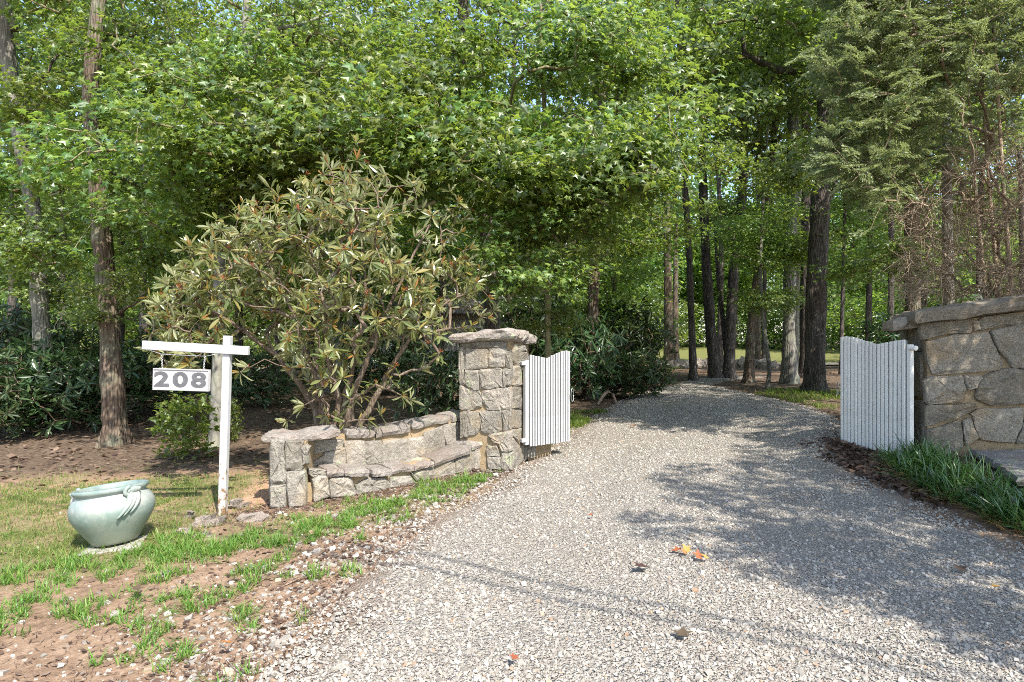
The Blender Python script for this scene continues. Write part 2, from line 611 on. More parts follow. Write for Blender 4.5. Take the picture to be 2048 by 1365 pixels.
# house parts
m = MN('grey roofing'); n1 = m.noise(m.coord(), 30, 5, .7)
M['roofing'] = m.done(m.bsdf(m.ramp(n1, [(.3, (.16, .15, .15)), (.7, (.3, .28, .28))]), .9, .2))
m = MN('grey siding'); n1 = m.noise(m.mapping(m.coord(), (1, 1, 12)), 3, 5, .7)
M['siding'] = m.done(m.bsdf(m.ramp(n1, [(.3, (.26, .24, .22)), (.7, (.4, .38, .35))]), .8, .2))
m = MN('window glass')
M['pane'] = m.done(m.bsdf((.03, .035, .04), .1, .6))

# gravel bed and pebbles
m = MN('gravel bed'); co = m.coord()
gr = m.n('ShaderNodeAttribute', attribute_name='wear').outputs['Fac']
c1 = m.voro(co, 46, 'F1', 'Color'); d1 = m.voro(co, 46)
c2 = m.voro(co, 110, 'F1', 'Color'); d2 = m.voro(co, 110)
s1 = m.n('ShaderNodeSeparateColor'); m.l(c1, s1.inputs[0])
s2 = m.n('ShaderNodeSeparateColor'); m.l(c2, s2.inputs[0])
n1 = m.noise(co, 1.3, 6, .65); n2 = m.noise(co, 240, 3, .6)
a = m.ramp(s1.outputs[0], [(0, (.235, .21, .177)), (.5, (.345, .315, .27)), (.9, (.42, .388, .337)), (1, (.33, .265, .2))])
b = m.ramp(s2.outputs[0], [(0, (.23, .205, .17)), (.5, (.345, .314, .268)), (1, (.42, .388, .337))])
col = m.mix(.5, a, b)
col = m.mix(m.ramp(n1, [(.45, 0), (.7, .5)]), col, (.36, .30, .235))
col = m.mix(m.math('MULTIPLY', gr, m.ramp(n2, [(.3, .55), (.7, 1)])), col, (.27, .175, .115))
h = m.math('SUBTRACT', m.math('MULTIPLY', n2, .12), m.math('ADD', m.math('MULTIPLY', d1, .8), m.math('MULTIPLY', d2, .45)))
M['gravel'] = m.done(m.bsdf(col, .95, .15, m.bump(h, 1.0, .04)))

m = MN('pebble')
rnd = m.n('ShaderNodeNewGeometry').outputs['Random Per Island']
n1 = m.noise(m.coord(), 70, 4, .7)
col = m.ramp(rnd, [(0, (.2, .178, .15)), (.3, (.285, .258, .22)), (.65, (.345, .316, .273)), (.93, (.40, .37, .322)), (.97, (.34, .262, .185)), (1, (.27, .18, .12))])
M['pebble'] = m.done(m.bsdf(m.mix(.5, col, m.mix(1.0, col, m.ramp(n1, [(.3, .6), (.7, 1.3)]), 'MULTIPLY')), .9, .2))

# ground
m = MN('earth'); co = m.coord()
at = m.n('ShaderNodeAttribute', attribute_name='cover')
sc_ = m.n('ShaderNodeSeparateColor'); m.l(at.outputs['Color'], sc_.inputs[0])
n1 = m.noise(co, 2.0, 6, .65); n2 = m.noise(co, 16, 6, .7); n3 = m.noise(co, 90, 4, .7)
vl = m.voro(m.mapping(co, (1, 1, .3)), 26, 'F1', 'Color')
sv = m.n('ShaderNodeSeparateColor'); m.l(vl, sv.inputs[0])
dirt = m.ramp(m.math('ADD', m.math('MULTIPLY', n1, .5), m.math('MULTIPLY', n2, .5)), [(.32, (.13, .082, .053)), (.5, (.265, .175, .112)), (.68, (.38, .27, .185))])
dirt = m.mix(m.ramp(n3, [(.55, 0), (.75, .5)]), dirt, (.42, .34, .27))
litter = m.mix(.55, m.ramp(sv.outputs[0], [(0, (.05, .034, .024)), (.5, (.115, .08, .055)), (.85, (.18, .13, .092)), (1, (.26, .2, .145))]), m.ramp(n2, [(.35, (.06, .042, .029)), (.65, (.155, .112, .078))]))
grs = m.mix(.5, m.ramp(n2, [(.35, (.075, .095, .025)), (.5, (.14, .145, .045)), (.66, (.23, .19, .085))]), m.ramp(n3, [(.3, (.08, .1, .03)), (.7, (.2, .19, .08))]))
col = m.mix(sc_.outputs[2], dirt, litter)
col = m.mix(sc_.outputs[0], col, grs)
col = m.mix(sc_.outputs[1], col, m.ramp(n2, [(.35, (.36, .21, .12)), (.65, (.5, .33, .22))]))
h = m.math('ADD', m.math('MULTIPLY', n2, .8), m.math('MULTIPLY', n3, .35))
M['earth'] = m.done(m.bsdf(col, .96, .1, m.bump(h, .9, .03)))


# ------------------------------------------------------------------ ground sheet
def spaced(lo, hi, fine_lo, fine_hi, step, grow=1.09):
    a = list(np.arange(fine_lo, fine_hi, step))
    s, v = step, fine_hi
    while v < hi:
        a.append(v); s *= grow; v += s
    a.append(hi)
    s, v, b = step, fine_lo, []
    while v > lo:
        s *= grow; v -= s; b.append(max(v, lo))
    return np.array(b[::-1] + a)


def poly_dist(x, y, pts):
    best = np.full(np.shape(x), 1e9)
    for (x0, y0), (x1, y1) in zip(pts[:-1], pts[1:]):
        dx, dy = x1 - x0, y1 - y0
        t = np.clip(((x - x0) * dx + (y - y0) * dy) / (dx * dx + dy * dy), 0, 1)
        best = np.minimum(best, np.hypot(x - x0 - t * dx, y - y0 - t * dy))
    return best


DL = np.array([(-2.3, 0.6), (-1.28, 2.9), (-.98, 4.4), (-.62, 5.65), (.10, 7.75), (.75, 9.6), (1.6, 12), (2.8, 15.5), (3.9, 17.8), (4.9, 20), (6.6, 23.2), (9.5, 26)])
DR = np.array([(5.6, 0.6), (4.3, 2.9), (3.75, 4.6), (3.75, 6.2), (4.05, 7.6), (4.9, 9.4), (5.9, 11.6), (6.4, 13.5), (6.4, 15.8), (6.35, 18), (6.4, 20), (7.6, 22.2), (10.3, 24.8)])


def lane(y):
    return np.interp(y, DL[:, 1], DL[:, 0]), np.interp(y, DR[:, 1], DR[:, 0])


BAND = [(-4.3, 4.3), (-3.4, 4.5), (-2.6, 4.8), (-1.9, 5.15), (-1.3, 5.55), (-.75, 6.2), (-.35, 6.9)]


def cover(x, y):
    """grass, pale earth, litter weights"""
    nb = fbm(x, y, .8, 5)
    nb2 = fbm(x, y, .25, 9)
    bd = poly_dist(x, y, BAND)
    grass = .6 * sstep(.48, .12, bd + .9 * (nb - .5))
    lawn = sstep(-2.5, -3.3, x + .9 * (nb - .5)) * sstep(4.5, 5.0, y) * sstep(8.2, 7.0, y + 1.2 * (nb - .5))
    lawn = lawn * (.45 + .55 * sstep(.42, .55, nb2 * .6 + nb * .4))
    far = sstep(40, 42.5, y + 0.25 * (x - 14)) * sstep(48, 36, x)
    verge = .7 * sstep(1.0, .3, np.abs(x - lane(y)[0] + .45)) * sstep(8, 9, y) * sstep(13, 11, y) * sstep(.45, .55, nb)
    moss = .6 * sstep(8, 8.6, x) * sstep(14, 14.5, y) * sstep(19, 18, y) * sstep(.5, .6, nb)
    gr = np.clip(np.maximum.reduce([grass * .8, lawn, far, verge, moss]), 0, 1)
    litter = sstep(7.3, 8.8, y + 1.6 * (nb - .5)) * (1 - far)
    litter = np.maximum(litter, sstep(3.5, 4.1, x))
    litter = np.maximum(litter, .5 * sstep(-2.0, -1.4, x) * sstep(6.7, 7.2, y))
    pale = sstep(-1.7, -2.3, x) * sstep(5.6, 6.2, y) * sstep(8.3, 7.3, y) * sstep(.38, .6, nb) * .8
    pale = np.maximum(pale, .7 * far * sstep(46, 41, y + 0.25 * (x - 14)) * sstep(.3, .5, nb))
    pale = np.maximum(pale, .5 * sstep(26, 30, y) * sstep(42, 39, y) * sstep(.4, .6, fbm(x, y, 3.0, 21)))
    return gr, pale * (1 - gr), litter


xs = spaced(-260, 260, -4.5, 5.2, .08, 1.055)
ys = spaced(-40, 420, 2.6, 9.5, .08, 1.045)
X, Y = np.meshgrid(xs, ys)
nx, ny = len(xs), len(ys)
Z = g(X, Y) + .02 * (fbm(X, Y, .35, 31) - .5)
V = np.stack([X, Y, Z], -1).reshape(-1, 3)
i = np.arange(ny - 1)[:, None] * nx
j = np.arange(nx - 1)[None]
q = np.stack([i + j, i + j + 1, i + nx + j + 1, i + nx + j], -1).reshape(-1, 4)
me = mk('ground', V, [q], M['earth'], smooth=True)
gr_, pa_, li_ = cover(X.ravel(), Y.ravel())
ca = me.color_attributes.new('cover', 'FLOAT_COLOR', 'POINT')
ca.data.foreach_set('color', np.stack([gr_, pa_, li_, np.ones_like(gr_)], -1).astype(np.float32).ravel())
tag(ob('ground', me), 'earth, thin lawn and leaf litter under the trees', kind='structure')

# driveway sheet
ny = 230
yy = np.concatenate([np.linspace(.6, 10, 150), np.linspace(10.1, 25, 80)])
U = np.linspace(0, 1, 44)
a, b = lane(yy)
a = a + .22 * (fbm(yy, yy * 0, .5, 41) - .5); b = b + .25 * (fbm(yy, yy * 0 + 3, .5, 43) - .5)
X = a[:, None] + (b - a)[:, None] * U[None]
Y = np.repeat(yy[:, None], 44, 1)
edge = np.minimum(U, 1 - U)[None] * (b - a)[:, None]
rut = -.02 * (np.exp(-((U - .27) / .08) ** 2) + np.exp(-((U - .68) / .08) ** 2))[None]
Z = g(X, Y) + .05 * sstep(0, .35, edge) + rut - .012 * (1 - sstep(0, .1, edge)) + .03 * (fbm(X, Y, .6, 51) - .5) * sstep(0, .4, edge)
nx = 44; ny = len(yy)
i = np.arange(ny - 1)[:, None] * nx
j = np.arange(nx - 1)[None]
q = np.stack([i + j, i + j + 1, i + nx + j + 1, i + nx + j], -1).reshape(-1, 4)
me = mk('driveway', np.stack([X, Y, Z], -1).reshape(-1, 3), [q], M['gravel'], smooth=True)
wear = np.clip((1 - sstep(.0, .45, edge + .45 * (fbm(X, Y, .5, 61) - .5))) * .75, 0, 1)
at_ = me.attributes.new('wear', 'FLOAT', 'POINT')
at_.data.foreach_set('value', wear.astype(np.float32).ravel())
tag(ob('driveway', me), 'pale gravel driveway running between the gateposts into the woods', kind='structure')

# far stretch of the same drive
P0 = np.array([(10, 36.5), (20, 38.0), (30, 40), (45, 43)])
xx = np.linspace(10, 45, 60)
yc = np.interp(xx, P0[:, 0], P0[:, 1])
X = np.repeat(xx[:, None], 4, 1); Y = yc[:, None] + np.array([-1.6, -.5, .6, 1.7])[None]
Z = g(X, Y) + .06
i = np.arange(59)[:, None] * 4; j = np.arange(3)[None]
q = np.stack([i + j, i + 4 + j, i + 4 + j + 1, i + j + 1], -1).reshape(-1, 4)
tag(ob('far_road', mk('far_road', np.stack([X, Y, Z], -1).reshape(-1, 3), [q], M['gravel'])), 'pale strip of gravel road beyond the tree trunks', kind='structure')


def drive_z(x, y):
    a, b = lane(y)
    u = (x - a) / (b - a)
    e = np.minimum(u, 1 - u) * (b - a)
    rut = -.02 * (np.exp(-((u - .27) / .08) ** 2) + np.exp(-((u - .68) / .08) ** 2))
    return g(x, y) + .05 * sstep(0, .35, e) + rut + .03 * (fbm(x, y, .6, 51) - .5) * sstep(0, .4, e)


# ------------------------------------------------------------------ loose gravel (stuff)
def rock_template(seed, n=1):
    r = np.random.default_rng(seed)
    V = np.array([[x, y, z] for x in (-1, 1) for y in (-1, 1) for z in (-1, 1)], float) * [.5, .42, .3]
    V += r.normal(0, .09, V.shape)
    Fq = np.array([[0, 1, 3, 2], [4, 6, 7, 5], [0, 4, 5, 1], [2, 3, 7, 6], [0, 2, 6, 4], [1, 5, 7, 3]])
    return V, np.concatenate([Fq[:, [0, 1, 2]], Fq[:, [0, 2, 3]]])


def chip_template(seed):
    """eight-faced angular chip"""
    r = np.random.default_rng(seed)
    V = np.array([(.55, .1, 0), (.1, .45, .02), (-.5, .12, 0), (-.05, -.45, 0), (.08, .05, .34), (-.05, 0, -.3)]) + r.normal(0, .09, (6, 3))
    return V, np.array([[0, 1, 4], [1, 2, 4], [2, 3, 4], [3, 0, 4], [1, 0, 5], [2, 1, 5], [3, 2, 5], [0, 3, 5]])


rg = np.random.default_rng(11)


def rand_rot(n, r, tilt=.5):
    n_ = np.stack([r.normal(0, tilt, n), r.normal(0, tilt, n), np.ones(n)], -1)
    th = r.uniform(0, 2 * PI, n)
    d = np.stack([np.cos(th), np.sin(th), r.normal(0, .2, n)], -1)
    return frames(d, n_)


gg = G()
for k in range(6):
    n = 17500
    y = 2.5 + 17 * rg.random(n) ** 2.7
    a, b = lane(y)
    x = a - .12 + (b - a + .2) * rg.random(n)
    keep = np.abs(x / y) < .88
    u = (x - a) / (b - a)
    loose = 1 - .5 * (np.exp(-((u - .27) / .07) ** 2) + np.exp(-((u - .68) / .07) ** 2)) * sstep(.35, .6, fbm(x, y, .7, 77))
    loose *= .7 + .3 * sstep(.3, .5, fbm(x, y, .45, 78))
    keep &= rg.random(n) < loose
    x, y = x[keep], y[keep]
    n = len(x)
    s = np.clip(rg.lognormal(math.log(.0148), .3, n), .008, .032) * (.9 + .03 * y)
    P = np.stack([x, y, drive_z(x, y) + s * .12], -1)
    TV, TF = chip_template(k) if k else rock_template(k)
    gg.add(*scatter(TV, TF, P, rand_rot(n, rg), s))
o = gg.obj('gravel', M['pebble'])
tag(o, 'loose crushed grey gravel strewn over the driveway', kind='stuff')

# small pale stones in the earth left of the drive and at the foot of the bench
gg = G()
for k in range(3):
    n = 1500
    y = 2.6 + 5.2 * rg.random(n) ** 1.1
    a, b = lane(y)
    x = a - rg.exponential(.55, n)
    keep = np.abs(x / y) < .88
    x, y = x[keep], y[keep]
    n = len(x)
    s = np.clip(rg.lognormal(math.log(.013), .5, n), .005, .055)
    P = np.stack([x, y, g(x, y) + s * .1], -1)
    TV, TF = rock_template(20 + k)
    gg.add(*scatter(TV, TF, P, rand_rot(n, rg, .3), s))
tag(gg.obj('pebbles', M['pebble']), 'pale pebbles scattered through the reddish earth beside the drive', kind='stuff')


# ------------------------------------------------------------------ stone work
def inset(poly, f):
    c = poly.mean(0)
    return c + (poly - c) * f


def stone_geo(poly, fmap, proud=.035, seed=0, sub=3, jit=.006):
    """one stone: outline in wall coordinates (along, up), pillowed and rough towards the front"""
    r = np.random.default_rng(seed)
    poly = np.asarray(poly, float)
    # orient counter-clockwise
    ar = 0.5 * np.sum(poly[:, 0] * np.roll(poly[:, 1], -1) - np.roll(poly[:, 0], -1) * poly[:, 1])
    if ar < 0:
        poly = poly[::-1]
    pts = []
    n = len(poly)
    for k in range(n):                       # cut corners a little and wander along the edges
        p, q_ = poly[k], poly[(k + 1) % n]
        for t in np.linspace(0.08, .92, sub):
            pts.append(p + (q_ - p) * t + r.normal(0, jit, 2))
    pts = np.array(pts)
    n = len(pts)
    rings = [(1.0, -.05), (1.0, proud * .25), (.955, proud * .7), (.8, proud * .95), (.42, proud * 1.0)]
    V = []
    for f, d in rings:
        ring = inset(pts, f)
        dd = d + (r.normal(0, proud * .18, n) if d > 0 else np.zeros(n))
        V += [fmap(u, v, w) for (u, v), w in zip(ring, dd)]
    c = pts.mean(0)
    V.append(fmap(c[0], c[1], proud * (1 + r.normal(0, .2))))
    i = np.arange(len(rings) - 1)[:, None] * n
    j = np.arange(n)[None]
    q_ = np.stack([i + j, i + (j + 1) % n, i + n + (j + 1) % n, i + n + j], -1).reshape(-1, 4)
    jj = np.arange(n)
    t = np.stack([(len(rings) - 1) * n + jj, (len(rings) - 1) * n + (jj + 1) % n, np.full(n, len(rings) * n)], -1)
    return np.array([tuple(v) for v in V]), [q_, t]


def pmap(A, B):
    """vertical face over the plan line A->B, seen from the camera side; (u along, v height, w outwards)"""
    A, B = np.array(A, float), np.array(B, float)
    d = (B - A) / np.linalg.norm(B - A)
    nn = np.array([d[1], -d[0]])
    return lambda u, v, w: (A[0] + d[0] * u + nn[0] * w, A[1] + d[1] * u + nn[1] * w, v)


class Curtain:
    """vertical face over a plan polyline"""
    def __init__(s, pts):
        s.p = np.array(pts, float)
        seg = np.linalg.norm(np.diff(s.p, axis=0), axis=1)
        s.u = np.concatenate([[0], np.cumsum(seg)])

    def at(s, u):
        return np.array([np.interp(u, s.u, s.p[:, 0]), np.interp(u, s.u, s.p[:, 1])])

    def nor(s, u):
        e = .05
        d = s.at(min(u + e, s.u[-1])) - s.at(max(u - e, 0))
        d /= np.linalg.norm(d)
        return np.array([d[1], -d[0]])

    def fmap(s, u, v, w):
        ex = 0
        if u < 0: ex = u
        if u > s.u[-1]: ex = u - s.u[-1]
        uc = min(max(u, 0), s.u[-1])
        p, n = s.at(uc), s.nor(uc)
        d = np.array([-n[1], n[0]])
        p = p + d * ex
        return (p[0] + n[0] * w, p[1] + n[1] * w, v)

    def pix(s, u, v):
        """wall coordinates of a picture point"""
        t = (u - 1024) / 1252
        uu = np.linspace(-.6, s.u[-1] + .6, 1200)
        P = np.array([s.fmap(k, 0, 0)[:2] for k in uu])
        e = np.abs(P[:, 0] - t * P[:, 1])
        k = int(e.argmin())
        return np.array([uu[k], CAMZ - (v - 682.5) / 1252 * P[k, 1]])


def solid(plan, z0, z1, name, mat, parent, inset_=0):
    """prism over a plan polygon (counter-clockwise)"""
    P = np.array(plan, float)
    n = len(P)
    z0 = np.broadcast_to(z0, n); z1 = np.broadcast_to(z1, n)
    V = np.concatenate([np.c_[P, z0], np.c_[P, z1]])
    j = np.arange(n)
    q_ = np.stack([j, (j + 1) % n, n + (j + 1) % n, n + j], -1)
    gq = G().add(V, [q_, (n + j)[None], j[::-1][None]])
    return gq.obj(name, mat, parent)


def slab_geo(c4, zb, zt, n=(10, 5, 2), amp=.012, seed=0, rnd=.35):
    """rough slab over four plan corners (ccw from front left); bottom and top heights per corner"""
    r = np.random.default_rng(seed)
    c4 = np.array(c4, float)
    zb = np.broadcast_to(np.asarray(zb, float), 4); zt = np.broadcast_to(np.asarray(zt, float), 4)
    V, idx, faces = [], {}, []
    na, nb, nc = n
    ph = r.uniform(0, 50, 3)

    def vert(i, j, k):
        key = (i, j, k)
        if key in idx:
            return idx[key]
        a, b, c = i / na, j / nb, k / nc
        w = np.array([(1 - a) * (1 - b), a * (1 - b), a * b, (1 - a) * b])
        p = w @ c4
        lo, hi = w @ zb, w @ zt
        th = hi - lo
        z = lo + th * c
        # rounded rims
        cx = p - c4.mean(0)
        top = abs(c - .5) * 2
        rim = max(abs(a - .5), abs(b - .5)) * 2
        if rim > .999 and top > .999:
            p = c4.mean(0) + cx * (1 - rnd * th * .35 / max(np.linalg.norm(cx), .05))
            z = z - np.sign(c - .5) * th * .12 * rnd / .35
        f = lambda s, q: float(vnoise(np.array([p[0] * s + ph[q]]), np.array([p[1] * s + z * s * 1.7 + ph[q]]), 1.0, seed)[0]) - .5
        d = cx / max(np.linalg.norm(cx), 1e-6)
        if rim > .999:
            p = p + d * (f(9, 0) * 2 * amp * 1.6 + r.normal(0, amp * .35))
        z = z + f(7, 1) * 2 * amp * 1.3 * (1 if c > .5 else .7) + r.normal(0, amp * .2)
        idx[key] = len(V)
        V.append((p[0], p[1], z))
        return idx[key]
    for i in range(na):
        for j in range(nb):
            faces.append([vert(i, j, nc), vert(i + 1, j, nc), vert(i + 1, j + 1, nc), vert(i, j + 1, nc)])
            faces.append([vert(i, j, 0), vert(i, j + 1, 0), vert(i + 1, j + 1, 0), vert(i + 1, j, 0)])
    for i in range(na):
        for k in range(nc):
            faces.append([vert(i, 0, k), vert(i + 1, 0, k), vert(i + 1, 0, k + 1), vert(i, 0, k + 1)])
            faces.append([vert(i + 1, nb, k), vert(i, nb, k), vert(i, nb, k + 1), vert(i + 1, nb, k + 1)])
    for j in range(nb):
        for k in range(nc):
            faces.append([vert(0, j + 1, k), vert(0, j, k), vert(0, j, k + 1), vert(0, j + 1, k + 1)])
            faces.append([vert(na, j, k), vert(na, j + 1, k), vert(na, j + 1, k + 1), vert(na, j, k + 1)])
    return np.array(V), [np.array(faces)]


def stones(parent, face, lists, ox, oy, sc, mat, proud=.03, seed=0, name='stone'):
    """stones whose outlines were read off the photograph (crop origin ox, oy, crop scale sc)"""
    for k, poly in enumerate(lists):
        P = np.array([face.pix(ox + u / sc, oy + v / sc) for u, v in poly])
        e_ = P - P.mean(0); P = P.mean(0) + e_ + np.sign(e_) * .011
        Vv, Ff = stone_geo(P, face.fmap, proud * random.uniform(.75, 1.3), seed * 100 + k)
        gq = G().add(Vv, Ff, smooth=False)
        gq.obj(name, mat, parent)


# --- left gate pillar
pF0, pF1, pF2 = (-.623, 7.50), (-.018, 7.30), (.215, 8.01)
pF3 = (pF0[0] + pF2[0] - pF1[0], pF0[1] + pF2[1] - pF1[1])
pil = thing('gate_pillar', 'square granite gate pillar with a lichen spotted capstone left of the drive', 'pillar')
cs = np.array([pF0, pF1, pF2, pF3]); cc = cs.mean(0)
core = cc + (cs - cc) * .988
solid(core, -.15, 1.60, 'mortar_core', M['mortar'], pil)
fr = Curtain([pF0, pF1]); rt = Curtain([pF1, pF2])
stones(pil, fr, [
    [(90, 192), (480, 200), (470, 238), (128, 232)],
    [(130, 245), (325, 252), (320, 410), (130, 425)],
    [(337, 252), (478, 247), (475, 395), (340, 405)],
    [(86, 240), (120, 245), (120, 545), (88, 545)],
    [(130, 437), (238, 437), (245, 592), (180, 588), (130, 540)],
    [(250, 432), (448, 412), (455, 560), (390, 582), (268, 592)],
    [(484, 262), (514, 272), (515, 412), (486, 400)],
    [(462, 418), (515, 422), (515, 566), (464, 566)],
    [(86, 556), (170, 600), (260, 612), (270, 740), (200, 765), (86, 765)],
    [(285, 612), (400, 592), (512, 580), (514, 750), (440, 775), (330, 762), (280, 690)],
    [(150, 780), (243, 782), (262, 880), (228, 972), (158, 985)],
    [(252, 785), (442, 778), (445, 940), (380, 968), (272, 960), (275, 880)],
    [(455, 776), (515, 762), (515, 940), (460, 945)],
    [(345, 975), (516, 955), (520, 1120), (462, 1130), (420, 1062), (332, 1012)],
    [(322, 1072), (402, 1078), (428, 1160), (325, 1165)],
    [(325, 1176), (428, 1172), (442, 1270), (330, 1262)],
    [(442, 1142), (519, 1132), (519, 1282), (452, 1276)],
    [(100, 790), (145, 790), (150, 1010), (100, 1010)],
], 900, 640, 4.267, M['stone'], .028, 1)
stones(pil, rt, [
    [(540, 215), (640, 220), (648, 262), (545, 262)],
    [(528, 272), (648, 270), (655, 335), (610, 392), (560, 392), (528, 340)],
    [(524, 402), (606, 400), (604, 550), (530, 560)],
    [(530, 574), (615, 572), (614, 642), (530, 645)],
    [(530, 658), (615, 655), (618, 760), (530, 752)],
    [(530, 768), (612, 782), (606, 912), (530, 930)],
    [(530, 945), (602, 922), (606, 1042), (580, 1052), (534, 1002)],
    [(528, 1016), (575, 1060), (622, 1075), (620, 1200), (528, 1275)],
    [(625, 400), (668, 400), (668, 640), (625, 640)],
    [(625, 655), (668, 655), (668, 900), (625, 900)],
], 900, 640, 4.267, M['stone'], .022, 2)
fx = lambda u, w, z=0: np.array(pF0) + (np.array(pF1) - np.array(pF0)) * u + (np.array(pF3) - np.array(pF0)) * w
V, Ff = slab_geo([fx(-.12, -.14), fx(1.14, -.14), fx(1.14, .66), fx(-.12, .66)], (1.575, 1.60, 1.6, 1.59), (1.69, 1.745, 1.74, 1.70), (14, 8, 3), .018, 5)
G().add(V, Ff).obj('capstone', M['coping'], pil)
V, Ff = slab_geo([fx(-.1, .675), fx(1.13, .675), fx(1.16, 1.12), fx(-.1, 1.12)], (1.58, 1.56, 1.56, 1.58), (1.69, 1.69, 1.67, 1.68), (12, 6, 3), .016, 6)
G().add(V, Ff).obj('capstone', M['coping'], pil)
# low stub stones behind the gate foot
st = Curtain([(.22, 7.82), (.52, 8.0)])
stones(pil, st, [[(622, 1082), (655, 1088), (652, 1175), (624, 1205)], [(660, 1084), (722, 1074), (722, 1160), (660, 1168)]], 900, 640, 4.267, M['stone'], .03, 3)
solid([(.2, 7.85), (.50, 8.02), (.44, 8.2), (.14, 8.05)], -.1, .34, 'stub_core', M['mortar'], pil)

# --- curved bench wall left of the pillar
ben = thing('bench_wall', 'low curved granite wall with a built in stone seat under the rhododendron', 'stone bench')
front = [(-2.03, 6.13), (-1.68, 6.36), (-1.22, 6.68), (-.74, 7.09), (-.30, 7.56)]
cf = Curtain(front)
SD = .30
back = [cf.fmap(u, 0, -SD)[:2] for u in np.linspace(0, cf.u[-1], 6)]
rear = [cf.fmap(u, 0, -SD - .34)[:2] for u in np.linspace(0, cf.u[-1], 6)]
cb = Curtain(back)
lowp = [cf.fmap(u, 0, -.02)[:2] for u in np.linspace(0, cf.u[-1], 8)]
mid = [cf.fmap(u, 0, -SD - .05)[:2] for u in np.linspace(0, cf.u[-1], 8)]
zz = np.interp(np.linspace(0, 1, 8), [0, .55, 1], [.20, .25, .36])
solid(lowp + mid[::-1], -.35, np.concatenate([zz, zz[::-1]]), 'seat_core', M['mortar'], ben)
bf = [cb.fmap(u, 0, -.015)[:2] for u in np.linspace(-.02, cb.u[-1] + .02, 8)]
zz = np.linspace(.58, .68, 8)
solid(bf + [tuple(p) for p in rear[::-1]], -.3, np.concatenate([zz, np.linspace(.68, .58, 6)]), 'back_core', M['mortar'], ben)
Bs = (520, 800, 4.654)
stones(ben, cf, [
    [(490, 722), (618, 704), (640, 890), (500, 930)],
    [(650, 722), (828, 724), (888, 882), (652, 905)],
    [(900, 806), (1000, 735), (1130, 732), (1188, 772), (1188, 892), (910, 902)],
    [(1205, 722), (1388, 712), (1498, 832), (1290, 872), (1202, 880)],
    [(1402, 692), (1560, 622), (1798, 562), (1808, 680), (1778, 768), (1512, 830)],
    [(1815, 572), (1978, 475), (1985, 620), (1958, 690), (1820, 682)],
    [(1790, 762), (1950, 694), (1975, 724), (1850, 775)],
    [(1992, 465), (2060, 440), (2090, 690), (1995, 712)],
    [(440, 660), (600, 655), (612, 690), (488, 712)],
], *Bs, M['stone'], .04, 4)
stones(ben, cb, [
    [(470, 385), (768, 372), (772, 440), (480, 500)],
    [(455, 592), (600, 505), (788, 445), (795, 602), (620, 612), (460, 632)],
    [(792, 380), (978, 392), (965, 520), (985, 600), (808, 612)],
    [(985, 388), (1130, 384), (1128, 612), (1000, 604), (975, 520)],
    [(1137, 384), (1370, 372), (1380, 600), (1137, 614)],
    [(1377, 368), (1518, 335), (1528, 540), (1395, 592)],
    [(1525, 315), (1690, 245), (1718, 440), (1537, 532)],
    [(1700, 240), (1848, 208), (1878, 390), (1740, 432)],
    [(1856, 208), (1934, 198), (1940, 352), (1886, 390)],
], *Bs, M['stone'], .02, 5)
# copings over the back: tops read off the photograph
wid = .30
cop = [(690, 861), (747, 857), (750, 857), (818, 846), (821, 845.5), (898, 830.5), (902, 829), (934, 820)]
for k in range(4):
    a_, b_ = cb.pix(*cop[2 * k]), cb.pix(*cop[2 * k + 1])
    q4 = [cb.fmap(a_[0], 0, .035)[:2], cb.fmap(b_[0], 0, .035)[:2], cb.fmap(b_[0], 0, -wid)[:2], cb.fmap(a_[0], 0, -wid)[:2]]
    th = (.105, .115, .085, .11)[k]
    V, Ff = slab_geo(q4, (a_[1] - th, b_[1] - th, b_[1] - th, a_[1] - th), (a_[1], b_[1], b_[1], a_[1]), (9, 5, 2), .011, 30 + k)
    G().add(V, Ff).obj('coping_stone', M['coping'], ben)
# seat slabs
cuts = [((610, 640), (762, 628)), ((768, 630), (1005, 622)), ((1024, 642), (1197, 632)), ((1205, 630), (1405, 598)), ((1411, 602), (1586, 556)), ((1592, 550), (1935, 420)), ((1945, 405), (2120, 345))]
for k, (p_, q_) in enumerate(cuts):
    a_ = cf.pix(520 + p_[0] / 4.654, 800 + p_[1] / 4.654); b_ = cf.pix(520 + q_[0] / 4.654, 800 + q_[1] / 4.654)
    ov = .05 + .012 * (k % 3)
    q4 = [cf.fmap(a_[0], 0, ov)[:2], cf.fmap(b_[0], 0, ov + .01)[:2], cf.fmap(b_[0], 0, -SD + .005)[:2], cf.fmap(a_[0], 0, -SD + .005)[:2]]
    th = (.09, .1, .08, .075, .07, .085, .09)[k]
    V, Ff = slab_geo(q4, (a_[1] - th, b_[1] - th, b_[1] - th, a_[1] - th), (a_[1], b_[1], b_[1], a_[1]), (8, 4, 2), .009, 50 + k)
    G().add(V, Ff).obj('seat_slab', M['coping'], ben)
